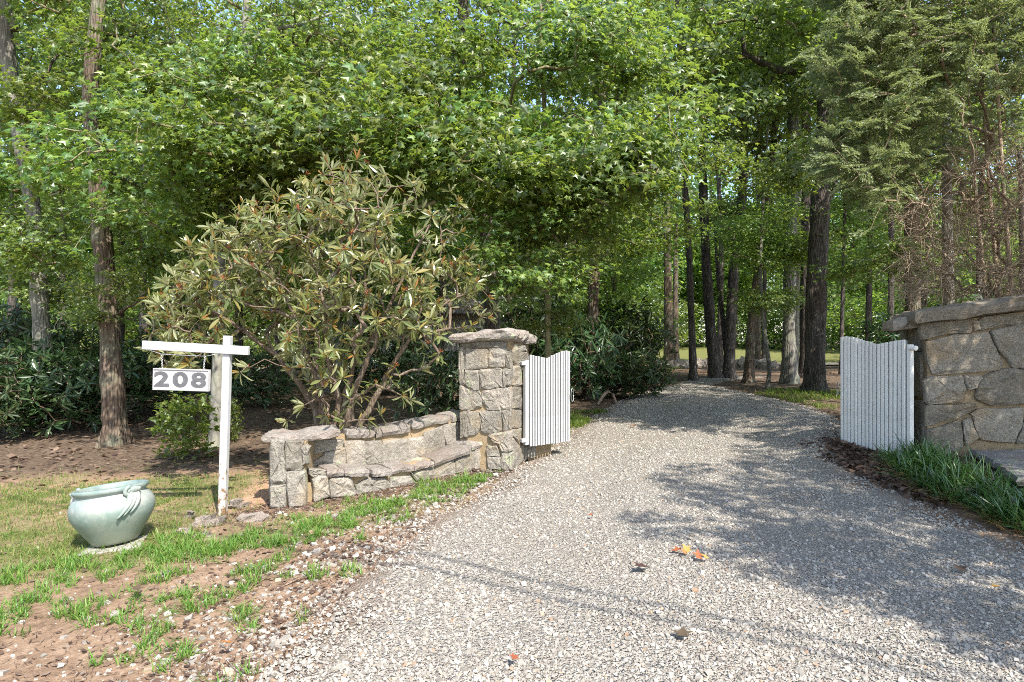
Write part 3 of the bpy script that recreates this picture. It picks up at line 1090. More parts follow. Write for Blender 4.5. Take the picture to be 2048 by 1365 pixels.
# end pier
A, B = (-2.335, 6.02), (-2.0, 6.06)
pr = Curtain([A, B])
q4 = np.array([pr.fmap(0, 0, -.02)[:2], pr.fmap(pr.u[-1], 0, -.02)[:2], pr.fmap(pr.u[-1], 0, -.62)[:2], pr.fmap(0, 0, -.62)[:2]])
solid(q4, -.35, .62, 'pier_core', M['mortar'], ben)
stones(ben, pr, [
    [(118, 372), (230, 382), (232, 560), (238, 780), (108, 780)],
    [(246, 386), (390, 392), (392, 640), (250, 650)],
    [(250, 670), (410, 660), (415, 1000), (280, 1005)],
    [(108, 800), (240, 795), (245, 1000), (118, 1005)],
    [(402, 422), (455, 432), (440, 592), (414, 600)],
], *Bs, M['stone'], .035, 6)
lf = Curtain([(A[0] + .02, A[1] + .6), A])
for k, (v0, v1) in enumerate([(.02, .3), (.32, .6), (-.3, 0)]):
    Vv, Ff = stone_geo(np.array([(.04, v0), (.56, v0 + .01), (.57, v1), (.05, v1 - .01)]), lf.fmap, .03, 700 + k)
    G().add(Vv, Ff).obj('stone', M['stone'], ben)
V, Ff = slab_geo([(-2.40, 5.96), (-1.72, 6.30), (-1.86, 6.62), (-2.46, 6.32)], (.615, .62, .62, .615), (.70, .71, .71, .70), (14, 8, 3), .014, 9)
G().add(V, Ff).obj('coping_stone', M['coping'], ben)

# --- right gate wall
wal = thing('gate_wall', 'tall brownish granite wall with a thick tan coping right of the drive', 'stone wall')
RC = (4.70, 7.10); RE = (6.9, 6.75)
wf = Curtain([RC, RE]); wl = Curtain([(4.90, 7.72), RC])
d_ = np.array(RE) - RC; d_ /= np.linalg.norm(d_); n_ = np.array([d_[1], -d_[0]])
cor = [np.array(RC) - n_ * .02 + d_ * .02, np.array(RE) - n_ * .02, np.array(RE) - n_ * .66, np.array((4.90, 7.72)) + d_ * .02]
solid(cor, -.1, (1.79, 2.1, 2.1, 1.79), 'mortar_core', M['mortar'], wal)
Ws = (1650, 560, 3.412)
stones(wal, wf, [
    [(652, 300), (1000, 262), (1000, 350), (820, 372), (662, 408)],
    [(1058, 266), (1358, 232), (1358, 300), (1110, 330), (1060, 342)],
    [(1006, 286), (1046, 284), (1052, 338), (1018, 342)],
    [(695, 425), (860, 385), (1105, 358), (1150, 450), (1205, 560), (1192, 610), (740, 645), (700, 520)],
    [(1127, 345), (1358, 305), (1358, 600), (1272, 602), (1190, 482)],
    [(680, 690), (740, 662), (930, 662), (955, 742), (940, 830), (690, 845)],
    [(945, 662), (1072, 666), (1020, 742), (970, 742)],
    [(1086, 662), (1230, 606), (1358, 622), (1358, 840), (1150, 855), (1032, 810), (1032, 748)],
    [(685, 862), (1018, 850), (1030, 880), (930, 930), (780, 970), (690, 1000)],
    [(692, 1030), (918, 962), (930, 1130), (880, 1200), (702, 1190)],
    [(940, 962), (980, 944), (1040, 1072), (960, 1132)],
    [(1002, 922), (1060, 884), (1350, 872), (1332, 1000), (1290, 1110), (1052, 1082)],
    [(1345, 1010), (1420, 880), (1440, 1120), (1310, 1115)],
    [(1375, 240), (1700, 200), (1700, 560), (1375, 590)], [(1375, 620), (1700, 580), (1700, 840), (1375, 850)], [(1440, 870), (1700, 860), (1700, 1120), (1450, 1120)],
], *Ws, M['stone_brown'], .03, 8)
stones(wal, wl, [
    [(575, 310), (640, 318), (652, 480), (572, 470)],
    [(572, 500), (655, 494), (662, 800), (586, 800)],
    [(590, 830), (672, 826), (684, 1150), (600, 1100)],
    [(520, 330), (566, 315), (566, 470), (525, 460)],
], *Ws, M['stone_brown'], .02, 9)
fw = lambda u, w: np.array(RC) + d_ * u - n_ * w
V, Ff = slab_geo([fw(-.16, -.12), fw(2.3, -.12), fw(2.3, .76), fw(-.05, .76)], (1.78, 2.10, 2.10, 1.78), (1.945, 2.30, 2.30, 1.94), (22, 7, 3), .016, 12)
G().add(V, Ff).obj('coping_stone', M['coping_plain'], wal)
V, Ff = slab_geo([(4.47, 7.35), (4.70, 7.2), (4.86, 7.75), (4.62, 7.8)], (1.70, 1.74, 1.74, 1.70), (1.85, 1.9, 1.9, 1.85), (5, 5, 3), .014, 13)
G().add(V, Ff).obj('coping_stone', M['coping_plain'], wal)

# --- stone bench in front of the right wall
rb = thing('stone_bench', 'purplish flagstone bench low against the right wall above the border grass', 'stone bench')
for k, (q4, zt) in enumerate([([(4.84, 6.3), (5.45, 6.1), (5.95, 6.88), (5.10, 6.99)], .41), ([(4.48, 5.55), (5.25, 5.2), (5.43, 6.05), (4.83, 6.28)], .40)]):
    V, Ff = slab_geo(q4, zt - .1, zt, (9, 7, 2), .012, 70 + k)
    G().add(V, Ff).obj('seat_slab', M['coping'], rb)
for k, q4 in enumerate([[(4.93, 6.4), (5.35, 6.28), (5.75, 6.9), (5.2, 6.95)], [(4.62, 5.65), (5.15, 5.4), (5.3, 6.05), (4.9, 6.25)]]):
    V, Ff = slab_geo(q4, -.05, .305, (6, 5, 3), .015, 80 + k)
    G().add(V, Ff).obj('stone', M['stone_brown'], rb)


# ------------------------------------------------------------------ gates
def gate(name, label, H, E, z0, ztop, n, mat, hinge_knob=False, flip=False):
    """picket gate from hinge H to free end E; z0(t) and ztop(t) along it"""
    H, E = np.array(H), np.array(E)
    L = np.linalg.norm(E - H)
    ang = math.atan2(*(E - H)[::-1])
    t_ = thing(name, label, 'gate', (H[0], H[1], 0), ang)
    side = 1 if flip else -1                     # local y towards the viewer
    unit = mk('picket', *bbox_((0, 0, .5), (1, 1, 1), .001), mat)
    pw = L / n
    for k in range(n):
        t = (k + .5) / n
        a, b = z0(t), ztop(t)
        # sloped top follows the scallop
        w = pw * .68
        sl = (ztop(min(1, t + .5 / n)) - ztop(max(0, t - .5 / n))) * .66
        V, Ff = bbox_((0, 0, (a + b) / 2), (w, .018, b - a), .0025)
        V[:, 2] += np.where(V[:, 2] > (a + b) / 2, V[:, 0] / w * sl, 0)
        V[:, 0] += random.uniform(-.0015, .0015)
        p = G().add(V, Ff).obj('picket', mat, t_)
        p.location = ((k + .5) * pw, side * .012, random.uniform(-.004, .004))
        p.rotation_euler = (0, random.uniform(-.003, .003), 0)
    # backing board behind the gaps, with the same scallop
    tt = np.linspace(0, 1, 25)
    V = np.array([[t * L, y, z] for y in (-.006, .006) for t in tt for z in (z0(t) + .03, ztop(t) - .012)])
    nn = 25
    fq = []
    for k in range(nn - 1):
        a = k * 2
        fq += [[a, a + 2, a + 3, a + 1], [a + nn * 2 + 1, a + nn * 2 + 3, a + nn * 2 + 2, a + nn * 2], [a + 1, a + 3, a + 3 + nn * 2, a + 1 + nn * 2], [a + 2, a, a + nn * 2, a + 2 + nn * 2]]
    V[:, 1] -= side * .012
    G().add(V, np.array(fq)).obj('backing_board', M['gap'], t_)
    for f in (.14, .5, .84):
        zc = z0(.5) + (ztop(.5) - z0(.5)) * f
        G().add(*bbox_((L / 2, -side * .045, zc), (L * .98, .04, .09), .003)).obj('rail', mat, t_)
    h0, h1 = z0(0) + .02, ztop(0) - .06
    G().add(*bbox_((-.03, -side * .02, (h0 + h1) / 2), (.05, .05, h1 - h0), .003)).obj('hinge_stile', mat, t_)
    for zc in (h0 + .06, h1 - .04):
        if hinge_knob:
            V, Ff = tube([(-.05, -side * .0, zc), (-.13, -side * .0, zc)], [.028, .028], 12)
        else:
            V, Ff = bbox_((-.08, -side * .01, zc), (.06, .045, .045), .004)
        G().add(V, Ff).obj('hinge', mat, t_)
    # wire latch loop at the free end
    zc = z0(1) + (ztop(1) - z0(1)) * .52
    th = np.linspace(0, 2 * PI, 22)
    pts = np.c_[L + .012 + .03 * np.cos(th), side * (.03 + .02 * np.sin(th * .5)), zc + .085 * np.sin(th)]
    G().add(*tube(pts, np.full(22, .004), 6), smooth=True).obj('latch_wire', M['steel'], t_)
    return t_


def scal(t, a, dip, tp, b):
    """scalloped top: a at the hinge, dip at tp, rising to a rounded shoulder b"""
    if t < tp:
        s = t / tp
        return a + (dip - a) * (s ** 1.3)
    s = (t - tp) / (1 - tp)
    return dip + (b - dip) * math.sin(min(1, s * 1.02) * PI / 2) - .02 * max(0, s - .8) / .2


gate('gate', 'white picket gate hung on the square pillar left of the drive', (.205, 7.62), (.735, 8.02), lambda t: .315, lambda t: scal(t, 1.43, 1.385, .42, 1.48), 16, M['white'])
gate('gate', 'taller white picket gate hung on the brown wall right of the drive', (4.515, 7.16), (4.315, 8.2), lambda t: .21 + .04 * t, lambda t: scal(t, 1.62, 1.56, .42, 1.665), 17, M['white_dirty'], True, True)

# ------------------------------------------------------------------ sign post and number board
pb = gp(445, 1030)
dpt = pb.y
spst = thing('sign_post', 'white painted wooden post with a long crossarm, paint peeling near the ground', 'sign post', pb)
spst.rotation_euler = (0, math.atan2((456 - 445) / 1252 * dpt, (1030 - 672) / 1252 * dpt), 0)
hp = (1030 - 672) / 1252 * dpt
G().add(*bbox_((0, 0, hp / 2 - .1), (.068, .068, hp + .2), .005)).obj('post', M['post'], spst)
k_ = dpt / 1252
arm = math.radians(2.9)
Ra = np.array(Matrix.Rotation(math.radians(1.0), 3, 'Y'))
zc = (1030 - 699.5) * k_
L = (492 - 281) * k_
xc = ((281 + 492) / 2 - 454) * k_
G().add(*bbox_((xc, -.034, zc), (L, .045, 17.5 * k_), .004, None)).obj('crossarm', M['white'], spst)
ca_ = [o_ for o_ in spst.children if o_.name.startswith('crossarm')][0]
ca_.rotation_euler = (0, math.radians(1.4), 0)


def W(u, v, dy=-.05):
    p = px(u, v, dpt + dy)
    return p


sgn = thing('number_sign', 'weathered white board with dark numerals 208 hanging from the crossarm', 'house number sign', W(364, 760))
sgn.rotation_euler = (0, math.radians(1.6), math.radians(-2))
bw, bh = 113 * k_, 43 * k_
G().add(*bbox_((0, 0, 0), (bw, .03, bh), .004)).obj('board', M['board'], sgn)
for zc_, hh in ((bh / 2 - .006, .012), (-bh / 2 + .006, .012)):
    G().add(*bbox_((0, -.018, zc_), (bw, .012, hh), .002)).obj('moulding', M['white'], sgn)
for xc_ in (-bw / 2 + .005, bw / 2 - .005):
    G().add(*bbox_((xc_, -.018, 0), (.010, .0118, bh - .0242), .002)).obj('moulding', M['white'], sgn)
dg = bpy.context.evaluated_depsgraph_get()
for ch, xo in (('2', -.345), ('0', -.012), ('8', .315)):
    cu = bpy.data.curves.new('numeral', 'FONT')
    cu.body = ch
    cu.align_x = 'CENTER'; cu.align_y = 'CENTER'
    cu.size = bh * .93
    cu.extrude = .003
    cu.offset = bh * .028
    to = bpy.data.objects.new('numeral_curve', cu)
    C.objects.link(to)
    dg.update()
    mt = bpy.data.meshes.new_from_object(to.evaluated_get(dg))
    mt.name = 'numeral'
    bpy.data.objects.remove(to)
    mt.materials.clear(); mt.materials.append(M['numeral'])
    vs = [v.co for v in mt.vertices]
    x0, x1 = min(v.x for v in vs), max(v.x for v in vs); y0, y1 = min(v.y for v in vs), max(v.y for v in vs)
    for v in mt.vertices:                            # set each glyph to its own width and height
        v.co.x = (v.co.x - (x0 + x1) / 2) / (x1 - x0) * bw * .268
        v.co.y = (v.co.y - (y0 + y1) / 2) / (y1 - y0) * bh * .70
    o = ob('numeral', mt, sgn, (xo * bw, -.0175, .004))
    o.rotation_euler = (PI / 2, 0, 0)
# chains of links and the wire they hang from
inv = sgn.matrix_basis.inverted()
for (u0, v0, u1, v1) in ((323, 709, 325, 738), (410, 713, 407, 740)):
    a_, b_ = inv @ W(u0, v0), inv @ W(u1, v1)
    gq = G()
    n = 11
    th = np.linspace(0, 2 * PI, 9)[:-1]
    for k in range(n):
        c = np.array(a_.lerp(b_, (k + .5) / n))
        hl = (b_ - a_).length / n * .68
        ring = np.c_[.0065 * np.cos(th), np.zeros(8), hl * np.sin(th)]
        if k % 2:
            ring = ring[:, [1, 0, 2]]
        pts = np.concatenate([ring, ring[:1]]) + c
        gq.add(*tube(pts, np.full(9, .0026), 5, False), smooth=True)
    gq.obj('chain', M['steel'], sgn)
inv2 = Matrix.Translation(spst.location) @ spst.rotation_euler.to_matrix().to_4x4()
inv2 = inv2.inverted()
wire = [inv2 @ W(u, v) for u, v in ((299, 701), (312, 705), (323, 709), (365, 711), (410, 713), (420, 711.5), (430, 709))]
G().add(*tube([tuple(p) for p in wire], np.full(7, .0035), 6), smooth=True).obj('hanging_wire', M['steel'], spst)

# ------------------------------------------------------------------ pot on its pad
ppos = gp(231, 1088)
kp = ppos.y / 1252
pot = thing('garden_pot', 'large celadon glazed urn with scrolled lugs, leaning on a flat pad in the grass', 'garden pot', ppos + Vector((0, 0, .02)))
pot.rotation_euler = (math.radians(-3), math.radians(-6.5), 0)
R_ = 75 * kp
Hh = 112 * kp
prof = [(0, 0), (.50, 0), (.53, .012), (.56, .04), (.66, .14), (.79, .28), (.90, .40), (.97, .50), (1.0, .60), (.985, .68), (.94, .755), (.87, .815), (.81, .845), (.79, .865), (.80, .885), (.86, .905), (.885, .93), (.885, .965), (.86, .985), (.82, .99), (.79, .97), (.77, .92), (.755, .86), (.80, .80), (.9, .68), (.91, .6), (.8, .42), (0, .40)]
pr_ = [(r * R_, z * Hh) for r, z in prof]
V, Ff = lathe(pr_, 72)
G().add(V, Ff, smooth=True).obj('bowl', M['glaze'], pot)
V, Ff = lathe([(0, Hh * .70), (.86 * R_, Hh * .69), (.88 * R_, Hh * .66)], 40)
G().add(V[:, :], Ff, smooth=True).obj('soil', M['soil'], pot)
for ang in (math.radians(-18), math.radians(180 + 10)):
    lug = G()
    for k in range(3):                                # three trailing fingers
        pts = []
        for s in np.linspace(0, 1, 12):
            z = .955 - .43 * s - .03 * k * s
            th = ang - (.035 + .05 * k) * (1 if k else .4) - .30 * s * s - .09 * k * s
            rr = np.interp(z, [p[1] for p in prof[8:18]], [p[0] for p in prof[8:18]]) if z > .6 else 1.0
            rr = rr + .045 * (1 - s) ** .5 + .015
            pts.append((rr * R_ * math.cos(th), rr * R_ * math.sin(th), z * Hh))
        lug.add(*tube(pts, np.interp(np.linspace(0, 1, 12), [0, .3, 1], [.028, .032, .006]), 8), smooth=True)
    pts = []
    for s in np.linspace(0, 1, 26):                   # the scroll
        a_ = s * 2.6 * PI
        r = .07 * (1 - .72 * s)
        th = ang - .20 + r * 2.6 * math.cos(a_ + PI / 2)
        pts.append(((.885 + .04) * R_ * math.cos(th), (.885 + .04) * R_ * math.sin(th), (.885 + r * 1.25 * math.sin(a_ + PI / 2)) * Hh))
    lug.add(*tube(pts, np.linspace(.018, .012, 26), 8), smooth=True)
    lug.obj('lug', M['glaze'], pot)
V, Ff = slab_geo([(-.2, -.215), (.25, -.185), (.2, .15), (-.2, .15)], -.06, .03, (10, 10, 2), .005, 91, .2)
pad = G().add(V, Ff).obj('paving_slab', M['concrete'])
pad.location = ppos + Vector((.01, -.02, -.02)); pad.rotation_euler = (0, math.radians(-3.5), .25)
tag(pad, 'thin pale concrete slab under the green urn', 'slab')

# ------------------------------------------------------------------ rocks by the post, branch, small things
def rock(label, u, v, w, h, seed, dep=.7):
    p = gp(u, v)
    kk = p.y / 1252
    a, b = w * kk / 2, w * kk / 2 * dep
    r = random.Random(seed)
    q4 = [(-a * r.uniform(.7, 1), -b), (a, -b * r.uniform(.6, 1)), (a * r.uniform(.7, 1), b), (-a, b * r.uniform(.6, 1))]
    V, Ff = slab_geo(q4, -.06, (h * kk * r.uniform(.6, 1), h * kk, h * kk * r.uniform(.7, 1.1), h * kk * .8), (6, 5, 3), .016, seed, .9)
    o = G().add(V, Ff).obj('rock', M['rock'])
    o.location = p
    o.rotation_euler = (r.uniform(-.1, .1), r.uniform(-.15, .15), r.uniform(-.5, .5))
    tag(o, label, 'rock', 'rocks around the foot of the sign post')


rock('wide flat pinkish rock left of the post foot', 412, 1050, 56, 22, 101)
rock('small flat rock lowest in front of the post, in the grass', 372, 1066, 40, 13, 102)
rock('grey flat rock sunk in grass right of the post', 500, 1041, 66, 13, 103)
rock('pale upright rock just behind the post, right side', 475, 1015, 34, 20, 104)
rock('dark slab of rock half buried beneath the flat pinkish rock', 405, 1072, 42, 9, 105)
rock('small round rock in the shade between post and wall end', 382, 1034, 22, 12, 106)

fb = gp(1187, 812)
pts = [gp(1196, 812) + Vector((0, 0, .03)), gp(1207, 808) + Vector((0, 0, .2)), gp(1216, 806) + Vector((0, .1, .26)), gp(1228, 806) + Vector((0, .2, .18)), gp(1234, 810) + Vector((0, .1, .02))]
o = G().add(*tube([tuple(p - fb) for p in pts], [.035, .04, .045, .04, .03], 8), smooth=True).obj('fallen_branch', M['twig_grey'])
o.location = fb
tag(o, 'pale bent dead branch lying at the left edge of the drive', 'branch')

for (u, v, uu, vv, lab) in ((300, 958, 262, 972, 'thin dark stick on bare earth behind the urn'), (628, 1155, 560, 1178, 'thin dark stick on the reddish earth near the drive edge'), (880, 1098, 845, 1104, 'short rusty twig on the gravel near the left edge')):
    a_, b_ = gp(u, v), gp(uu, vv)
    mdl = a_.lerp(b_, .5) + Vector((0, .02, .02))
    o = G().add(*tube([(0, 0, .008), tuple(mdl - a_), tuple(b_ - a_ + Vector((0, 0, .008)))], [.006, .008, .004], 6)).obj('stick', M['twig'])
    o.location = a_
    tag(o, lab, 'stick')

# ------------------------------------------------------------------ leaf templates
# five-lobed leaf, two-facet leaf, long leaf
_mp = np.array([(0, 0), (.28, -.07), (.2, .2), (.54, .42), (.2, .5), (0, 1), (-.2, .5), (-.54, .42), (-.2, .2), (-.28, -.07)])
MAPLE_V = np.concatenate([np.c_[_mp, -.22 * np.abs(_mp[:, 0]) - .18 * _mp[:, 1] ** 2], [[0, .3, .03]]])
MAPLE_F = np.array([[10, k, (k + 1) % 10] for k in range(10)])
MID_V = np.array([(0, 0, 0), (.3, .25, -.06), (.33, .6, -.12), (0, 1, -.16), (-.33, .6, -.12), (-.3, .25, -.06)])
MID_F = np.array([[0, 1, 2, 3], [0, 3, 4, 5]])
DIA_V = np.array([(0, 0, 0), (.36, .45, -.1), (0, 1, -.08), (-.36, .45, -.1)])
DIA_F = np.array([[0, 1, 2], [0, 2, 3]])
LONG_V = np.array([(0, 0, 0), (.06, .2, .014), (.112, .5, .024), (.085, .8, 0), (0, 1, -.08), (-.085, .8, 0), (-.112, .5, .024), (-.06, .2, .014), (0, .5, -.02), (0, .8, -.04)])
LONG_F = [np.array([[0, 1, 2, 8], [8, 2, 3, 9], [0, 8, 6, 7], [8, 9, 5, 6]]), np.array([[9, 3, 4], [9, 4, 5]])]


def grow(tips, nodes, sub=3, jit=.06, sag=0.0, r_tip=.004, power=.46, r_max=.2, order=None, bias=.25, root=None):
    """branch network: every tip is joined to the nearest fitting node; returns chains and tip directions"""
    r = np.random.default_rng(len(tips))
    N = [np.array(n, float) for n in nodes]
    par = [-1] + list(range(len(nodes) - 1))
    NP = np.zeros((len(nodes) + len(tips) * sub, 3))
    NP[:len(N)] = N
    cnt = len(N)
    root = NP[0].copy() if root is None else np.asarray(root)
    plen = np.zeros(len(NP))
    for k in range(1, cnt):
        plen[k] = plen[k - 1] + np.linalg.norm(NP[k] - NP[k - 1])
    od = np.argsort(np.linalg.norm(tips - root, axis=1)) if order is None else order
    chains, tipnode = [], np.zeros(len(tips), int)
    par += [0] * (len(tips) * sub)
    for ti in od:
        t = tips[ti]
        dd = np.linalg.norm(NP[:cnt] - t, axis=1)
        c = dd + bias * plen[:cnt]
        k = int(c.argmin())
        a = NP[k]
        L = dd[k]
        ids = [k]
        prev = k
        for s in range(1, sub + 1):
            f = s / sub
            p = a + (t - a) * f
            if s < sub:
                p = p + r.normal(0, jit * L, 3) + np.array([0, 0, -sag * L * math.sin(PI * f)])
            NP[cnt] = p
            par[cnt] = prev
            plen[cnt] = plen[prev] + L / sub
            prev = cnt
            ids.append(cnt)
            cnt += 1
        tipnode[ti] = prev
        chains.append(ids)
    w = np.zeros(cnt)
    for t in tipnode:
        w[t] += 1
    for k in range(cnt - 1, 0, -1):
        if par[k] >= 0:
            w[par[k]] += w[k]
    rad = np.minimum(r_tip * np.maximum(w, 1) ** power, r_max)
    dirs = np.array([NP[t] - NP[par[t]] for t in tipnode])
    return NP[:cnt], rad, chains, nrm(dirs)


def chains_geo(gm, NP, rad, chains, mi, k0=5, smooth=True, base_f=1.0):
    for ids in chains:
        p = NP[ids]
        r = rad[ids].copy()
        r[0] = min(r[0], r[1] * 1.25)
        k = k0 if r.max() > .012 else 4 if r.max() > .006 else 3
        gm.add(*tube(p, r, k, False), mi=mi, smooth=smooth)


def crown_mesh(name, seed, R, H, boughs, tips_per, leaves_per, lsize, tmpl, leafmat, flat=.35, spread=.3, br=.9, branches=True, barkmat=None, hollow=.35, top_heavy=0.0):
    r = np.random.default_rng(seed)
    cen = []
    while len(cen) < boughs:
        p = r.uniform(-1, 1, 3)
        q_ = np.linalg.norm(p)
        if q_ < 1 and q_ > hollow:
            if p[2] < 0 and r.random() < top_heavy:
                continue
            cen.append(p * [R, R, H / 2])
    cen = np.array(cen)
    tips = np.repeat(cen, tips_per, 0) + r.normal(0, 1, (boughs * tips_per, 3)) * [br, br, br * flat]
    tips[:, 2] -= .22 * np.maximum(0, np.hypot(tips[:, 0], tips[:, 1]) - .5 * R)
    gm = G()
    if branches:
        axis = np.stack([np.zeros(7), np.zeros(7), np.linspace(-H * .5, H * .38, 7)], -1)
        NP, rad, ch, dirs = grow(tips, axis, 3, .06, -.03, .006, .45, .09, bias=.1)
        chains_geo(gm, NP, rad, ch, 1)
    out = nrm(tips * [1, 1, .15])
    n = len(tips) * leaves_per
    P = np.repeat(tips, leaves_per, 0) + r.normal(0, 1, (n, 3)) * [spread, spread, spread * .38]
    d = np.repeat(out, leaves_per, 0) * .7 + r.normal(0, .75, (n, 3)) * [1, 1, .35] + [0, 0, -.25]
    nn = np.array([0, 0, .62]) + np.repeat(out, leaves_per, 0) * .62 + r.normal(0, .4, (n, 3))
    S = lsize * r.uniform(.6, 1.25, n)
    gm.add(*scatter(tmpl[0], tmpl[1], P, frames(d, nn), S), mi=0)
    me = gm.mesh(name, [leafmat] + ([barkmat] if barkmat else []))
    return me


TM, TD, TMID = (MAPLE_V, MAPLE_F), (DIA_V, DIA_F), (MID_V, MID_F)
CROWN = {}
CROWN['maple'] = [crown_mesh('maple_crown', 200 + k, 2.5, 4.2, 21, 9, 25, .11, TM, M['maple_leaf'], .5, .2, .38, True, M['bark_maple'], .25) for k in range(2)]
CROWN['bough'] = [crown_mesh('maple_bough', 230 + k, 1.15, .9, 7, 8, 25, .108, TM, M['maple_leaf'], .5, .17, .34, True, M['bark_maple'], .1) for k in range(2)]
CROWN['oak'] = [crown_mesh('oak_crown', 300 + k, 3.6, 7.5, 25, 8, 30, .165, TMID, M['oak_leaf'], .36, .3, .6, True, M['bark_oak'], .3) for k in range(3)]
CROWN['far'] = [crown_mesh('far_crown', 400 + k, 4.2, 17, 60, 7, 26, .36, TD, M['far_leaf'], .5, .55, 1.1, False, None, .35) for k in range(3)]
CROWN['under'] = [crown_mesh('understory_crown', 450 + k, 3.0, 5.5, 30, 8, 28, .18, TD, M['far_leaf'], .35, .4, .8, True, M['bark_brown'], .2) for k in range(2)]


# ------------------------------------------------------------------ trees
def trunk_geo(path, rad, k=14, seed=0, flare=.7, furrow=.05):
    path = np.array(path, float)
    r = np.random.default_rng(seed)
    seg = np.concatenate([[0], np.cumsum(np.linalg.norm(np.diff(path, axis=0), axis=1))])
    n = max(12, min(46, int(seg[-1] / .35)))
    s = np.concatenate([np.linspace(0, .8, 8)[:-1], np.linspace(.8, seg[-1], n)])
    # smooth interpolation
    P = np.stack([np.interp(s, seg, path[:, a]) for a in range(3)], -1)
    for _ in range(3):
        P[2:-1] = P[2:-1] * .5 + (P[1:-2] + P[3:]) * .25
    base = np.interp(s, [0, seg[-1]], [1.0, .42])
    R_ = rad * base * (1 + flare * np.exp(-s / .28)) * (1 + .05 * r.normal(0, 1, len(s)))
    V, Ff = tube(P, R_, k)
    # buttress roots and bark unevenness
    th = np.arange(k) / k * 2 * PI
    ph = r.uniform(0, 2 * PI, 3)
    rows = V[:len(s) * k].reshape(len(s), k, 3)
    off = rows - P[:, None]
    mod = 1 + flare * .45 * np.exp(-s / .3)[:, None] * np.cos(5 * th + ph[0])[None] + furrow * r.normal(0, 1, (len(s), k)) * .7 + .04 * np.cos(2 * th + ph[1] + s[:, None] * .5)
    V[:len(s) * k] = (P[:, None] + off * mod[..., None]).reshape(-1, 3)
    return V, Ff, P


def tree(name, label, cat, pix, wpx, bark, crowns, d=None, base_v=None, height=14, group=None, limbs=(), k=14, flare=.7):
    """pix: trunk centre line in the photograph from the foot upwards; d: distance (else from where the foot meets the ground)"""
    if d is None:
        b = gp(*pix[0]); d = b.y
    else:
        x = (pix[0][0] - 1024) / 1252 * d
        b = Vector((x, d, gz(x, d)))
    pts = [np.array((b.x, b.y, b.z - .12))]
    rnd = random.Random(label)
    for (u, v) in pix[(1 if pix[0][1] else 1):]:
        p = px(u, v, d)
        pts.append(np.array((p.x, d, p.z)))
    if len(pts) == 1:
        pts.append(np.array((b.x + rnd.uniform(-.2, .2), d, b.z + 3)))
    last, prev = pts[-1], pts[-2]
    dv = (last - prev) / max(np.linalg.norm(last - prev), .01)
    dv = dv * .5 + np.array([0, 0, .5]) + np.array([rnd.uniform(-.08, .08), rnd.uniform(-.1, .1), 0])
    dv /= np.linalg.norm(dv)
    if last[2] < height:
        pts.append(last + dv * (height - last[2]) * .5)
        pts.append(pts[-1] + (dv + np.array([rnd.uniform(-.12, .12), rnd.uniform(-.1, .1), .3])) * (height - last[2]) * .4)
    t = thing(name, label, cat, b, 0, group)
    off = np.array(b)
    rad = wpx * d / 1252 / 2
    V, Ff, P = trunk_geo(np.array(pts) - off, rad, k, rnd.randrange(9999), flare)
    gq = G().add(V, Ff, smooth=True)
    for (v0, pl, r0) in limbs:                        # limbs in picture coordinates, starting on the trunk
        L_ = [np.array(px(u, v, d + dy)) - off for (u, v, dy) in pl]
        gq.add(*tube(L_, np.linspace(r0, r0 * .35, len(L_)), 8), smooth=True)
    gq.obj('trunk', bark, t)
    for (kind, var, u, v, dy, s) in crowns:
        p = px(u, v, d + dy) - b
        o = ob('crown', CROWN[kind][var % len(CROWN[kind])], t, p, (0, rnd.uniform(-.08, .08), rnd.uniform(0, 6.28)), s)
    return t


T = tree
# left side, nearest first
T('tree', 'leaning brown trunk left of the sign with leafy sprouts up its stem', 'tree', [(232, 888), (222, 700), (207, 500), (193, 350), (176, 190), (196, 30), (205, -80)], 40, M['bark_brown'],
  [('bough', 0, 225, 415, -.3, .6), ('bough', 1, 245, 570, -.5, .5), ('bough', 0, 165, 620, -.3, .4), ('bough', 1, 120, 340, .5, .8), ('maple', 0, 120, -140, 1, 1.0), ('maple', 1, 360, 70, 2.2, .9), ('bough', 1, 300, 210, .2, .8), ('bough', 0, 310, 500, .6, .7), ('bough', 1, 110, 480, .8, .9), ('bough', 0, 330, 590, 1.2, .7), ('bough', 1, 80, 200, .8, .9), ('bough', 0, 330, 350, .8, .9)], height=11, k=18,
  limbs=[(330, [(186, 300, 0), (205, 335, .1), (240, 352, .2), (280, 375, .4)], .05), (600, [(222, 640, 0), (255, 615, -.1), (290, 598, -.2)], .035)])
T('tree', 'scarred pale trunk at the far left, rising behind dark shrubs', 'tree', [(86, 838), (88, 720), (76, 560), (70, 430), (42, 290), (20, 150), (5, 0)], 36, M['bark_pale'],
  [('oak', 0, 20, -60, 1, .8), ('bough', 0, 40, 330, .4, 1.2), ('bough', 1, 0, 470, .6, 1.3), ('maple', 1, 80, 140, 2.5, 1.0), ('bough', 0, 130, 560, 1.2, 1.0)], d=12.5, height=13, k=18,
  limbs=[(60, [(30, 60, 0), (20, 20, .1), (0, 5, .2)], .07)])
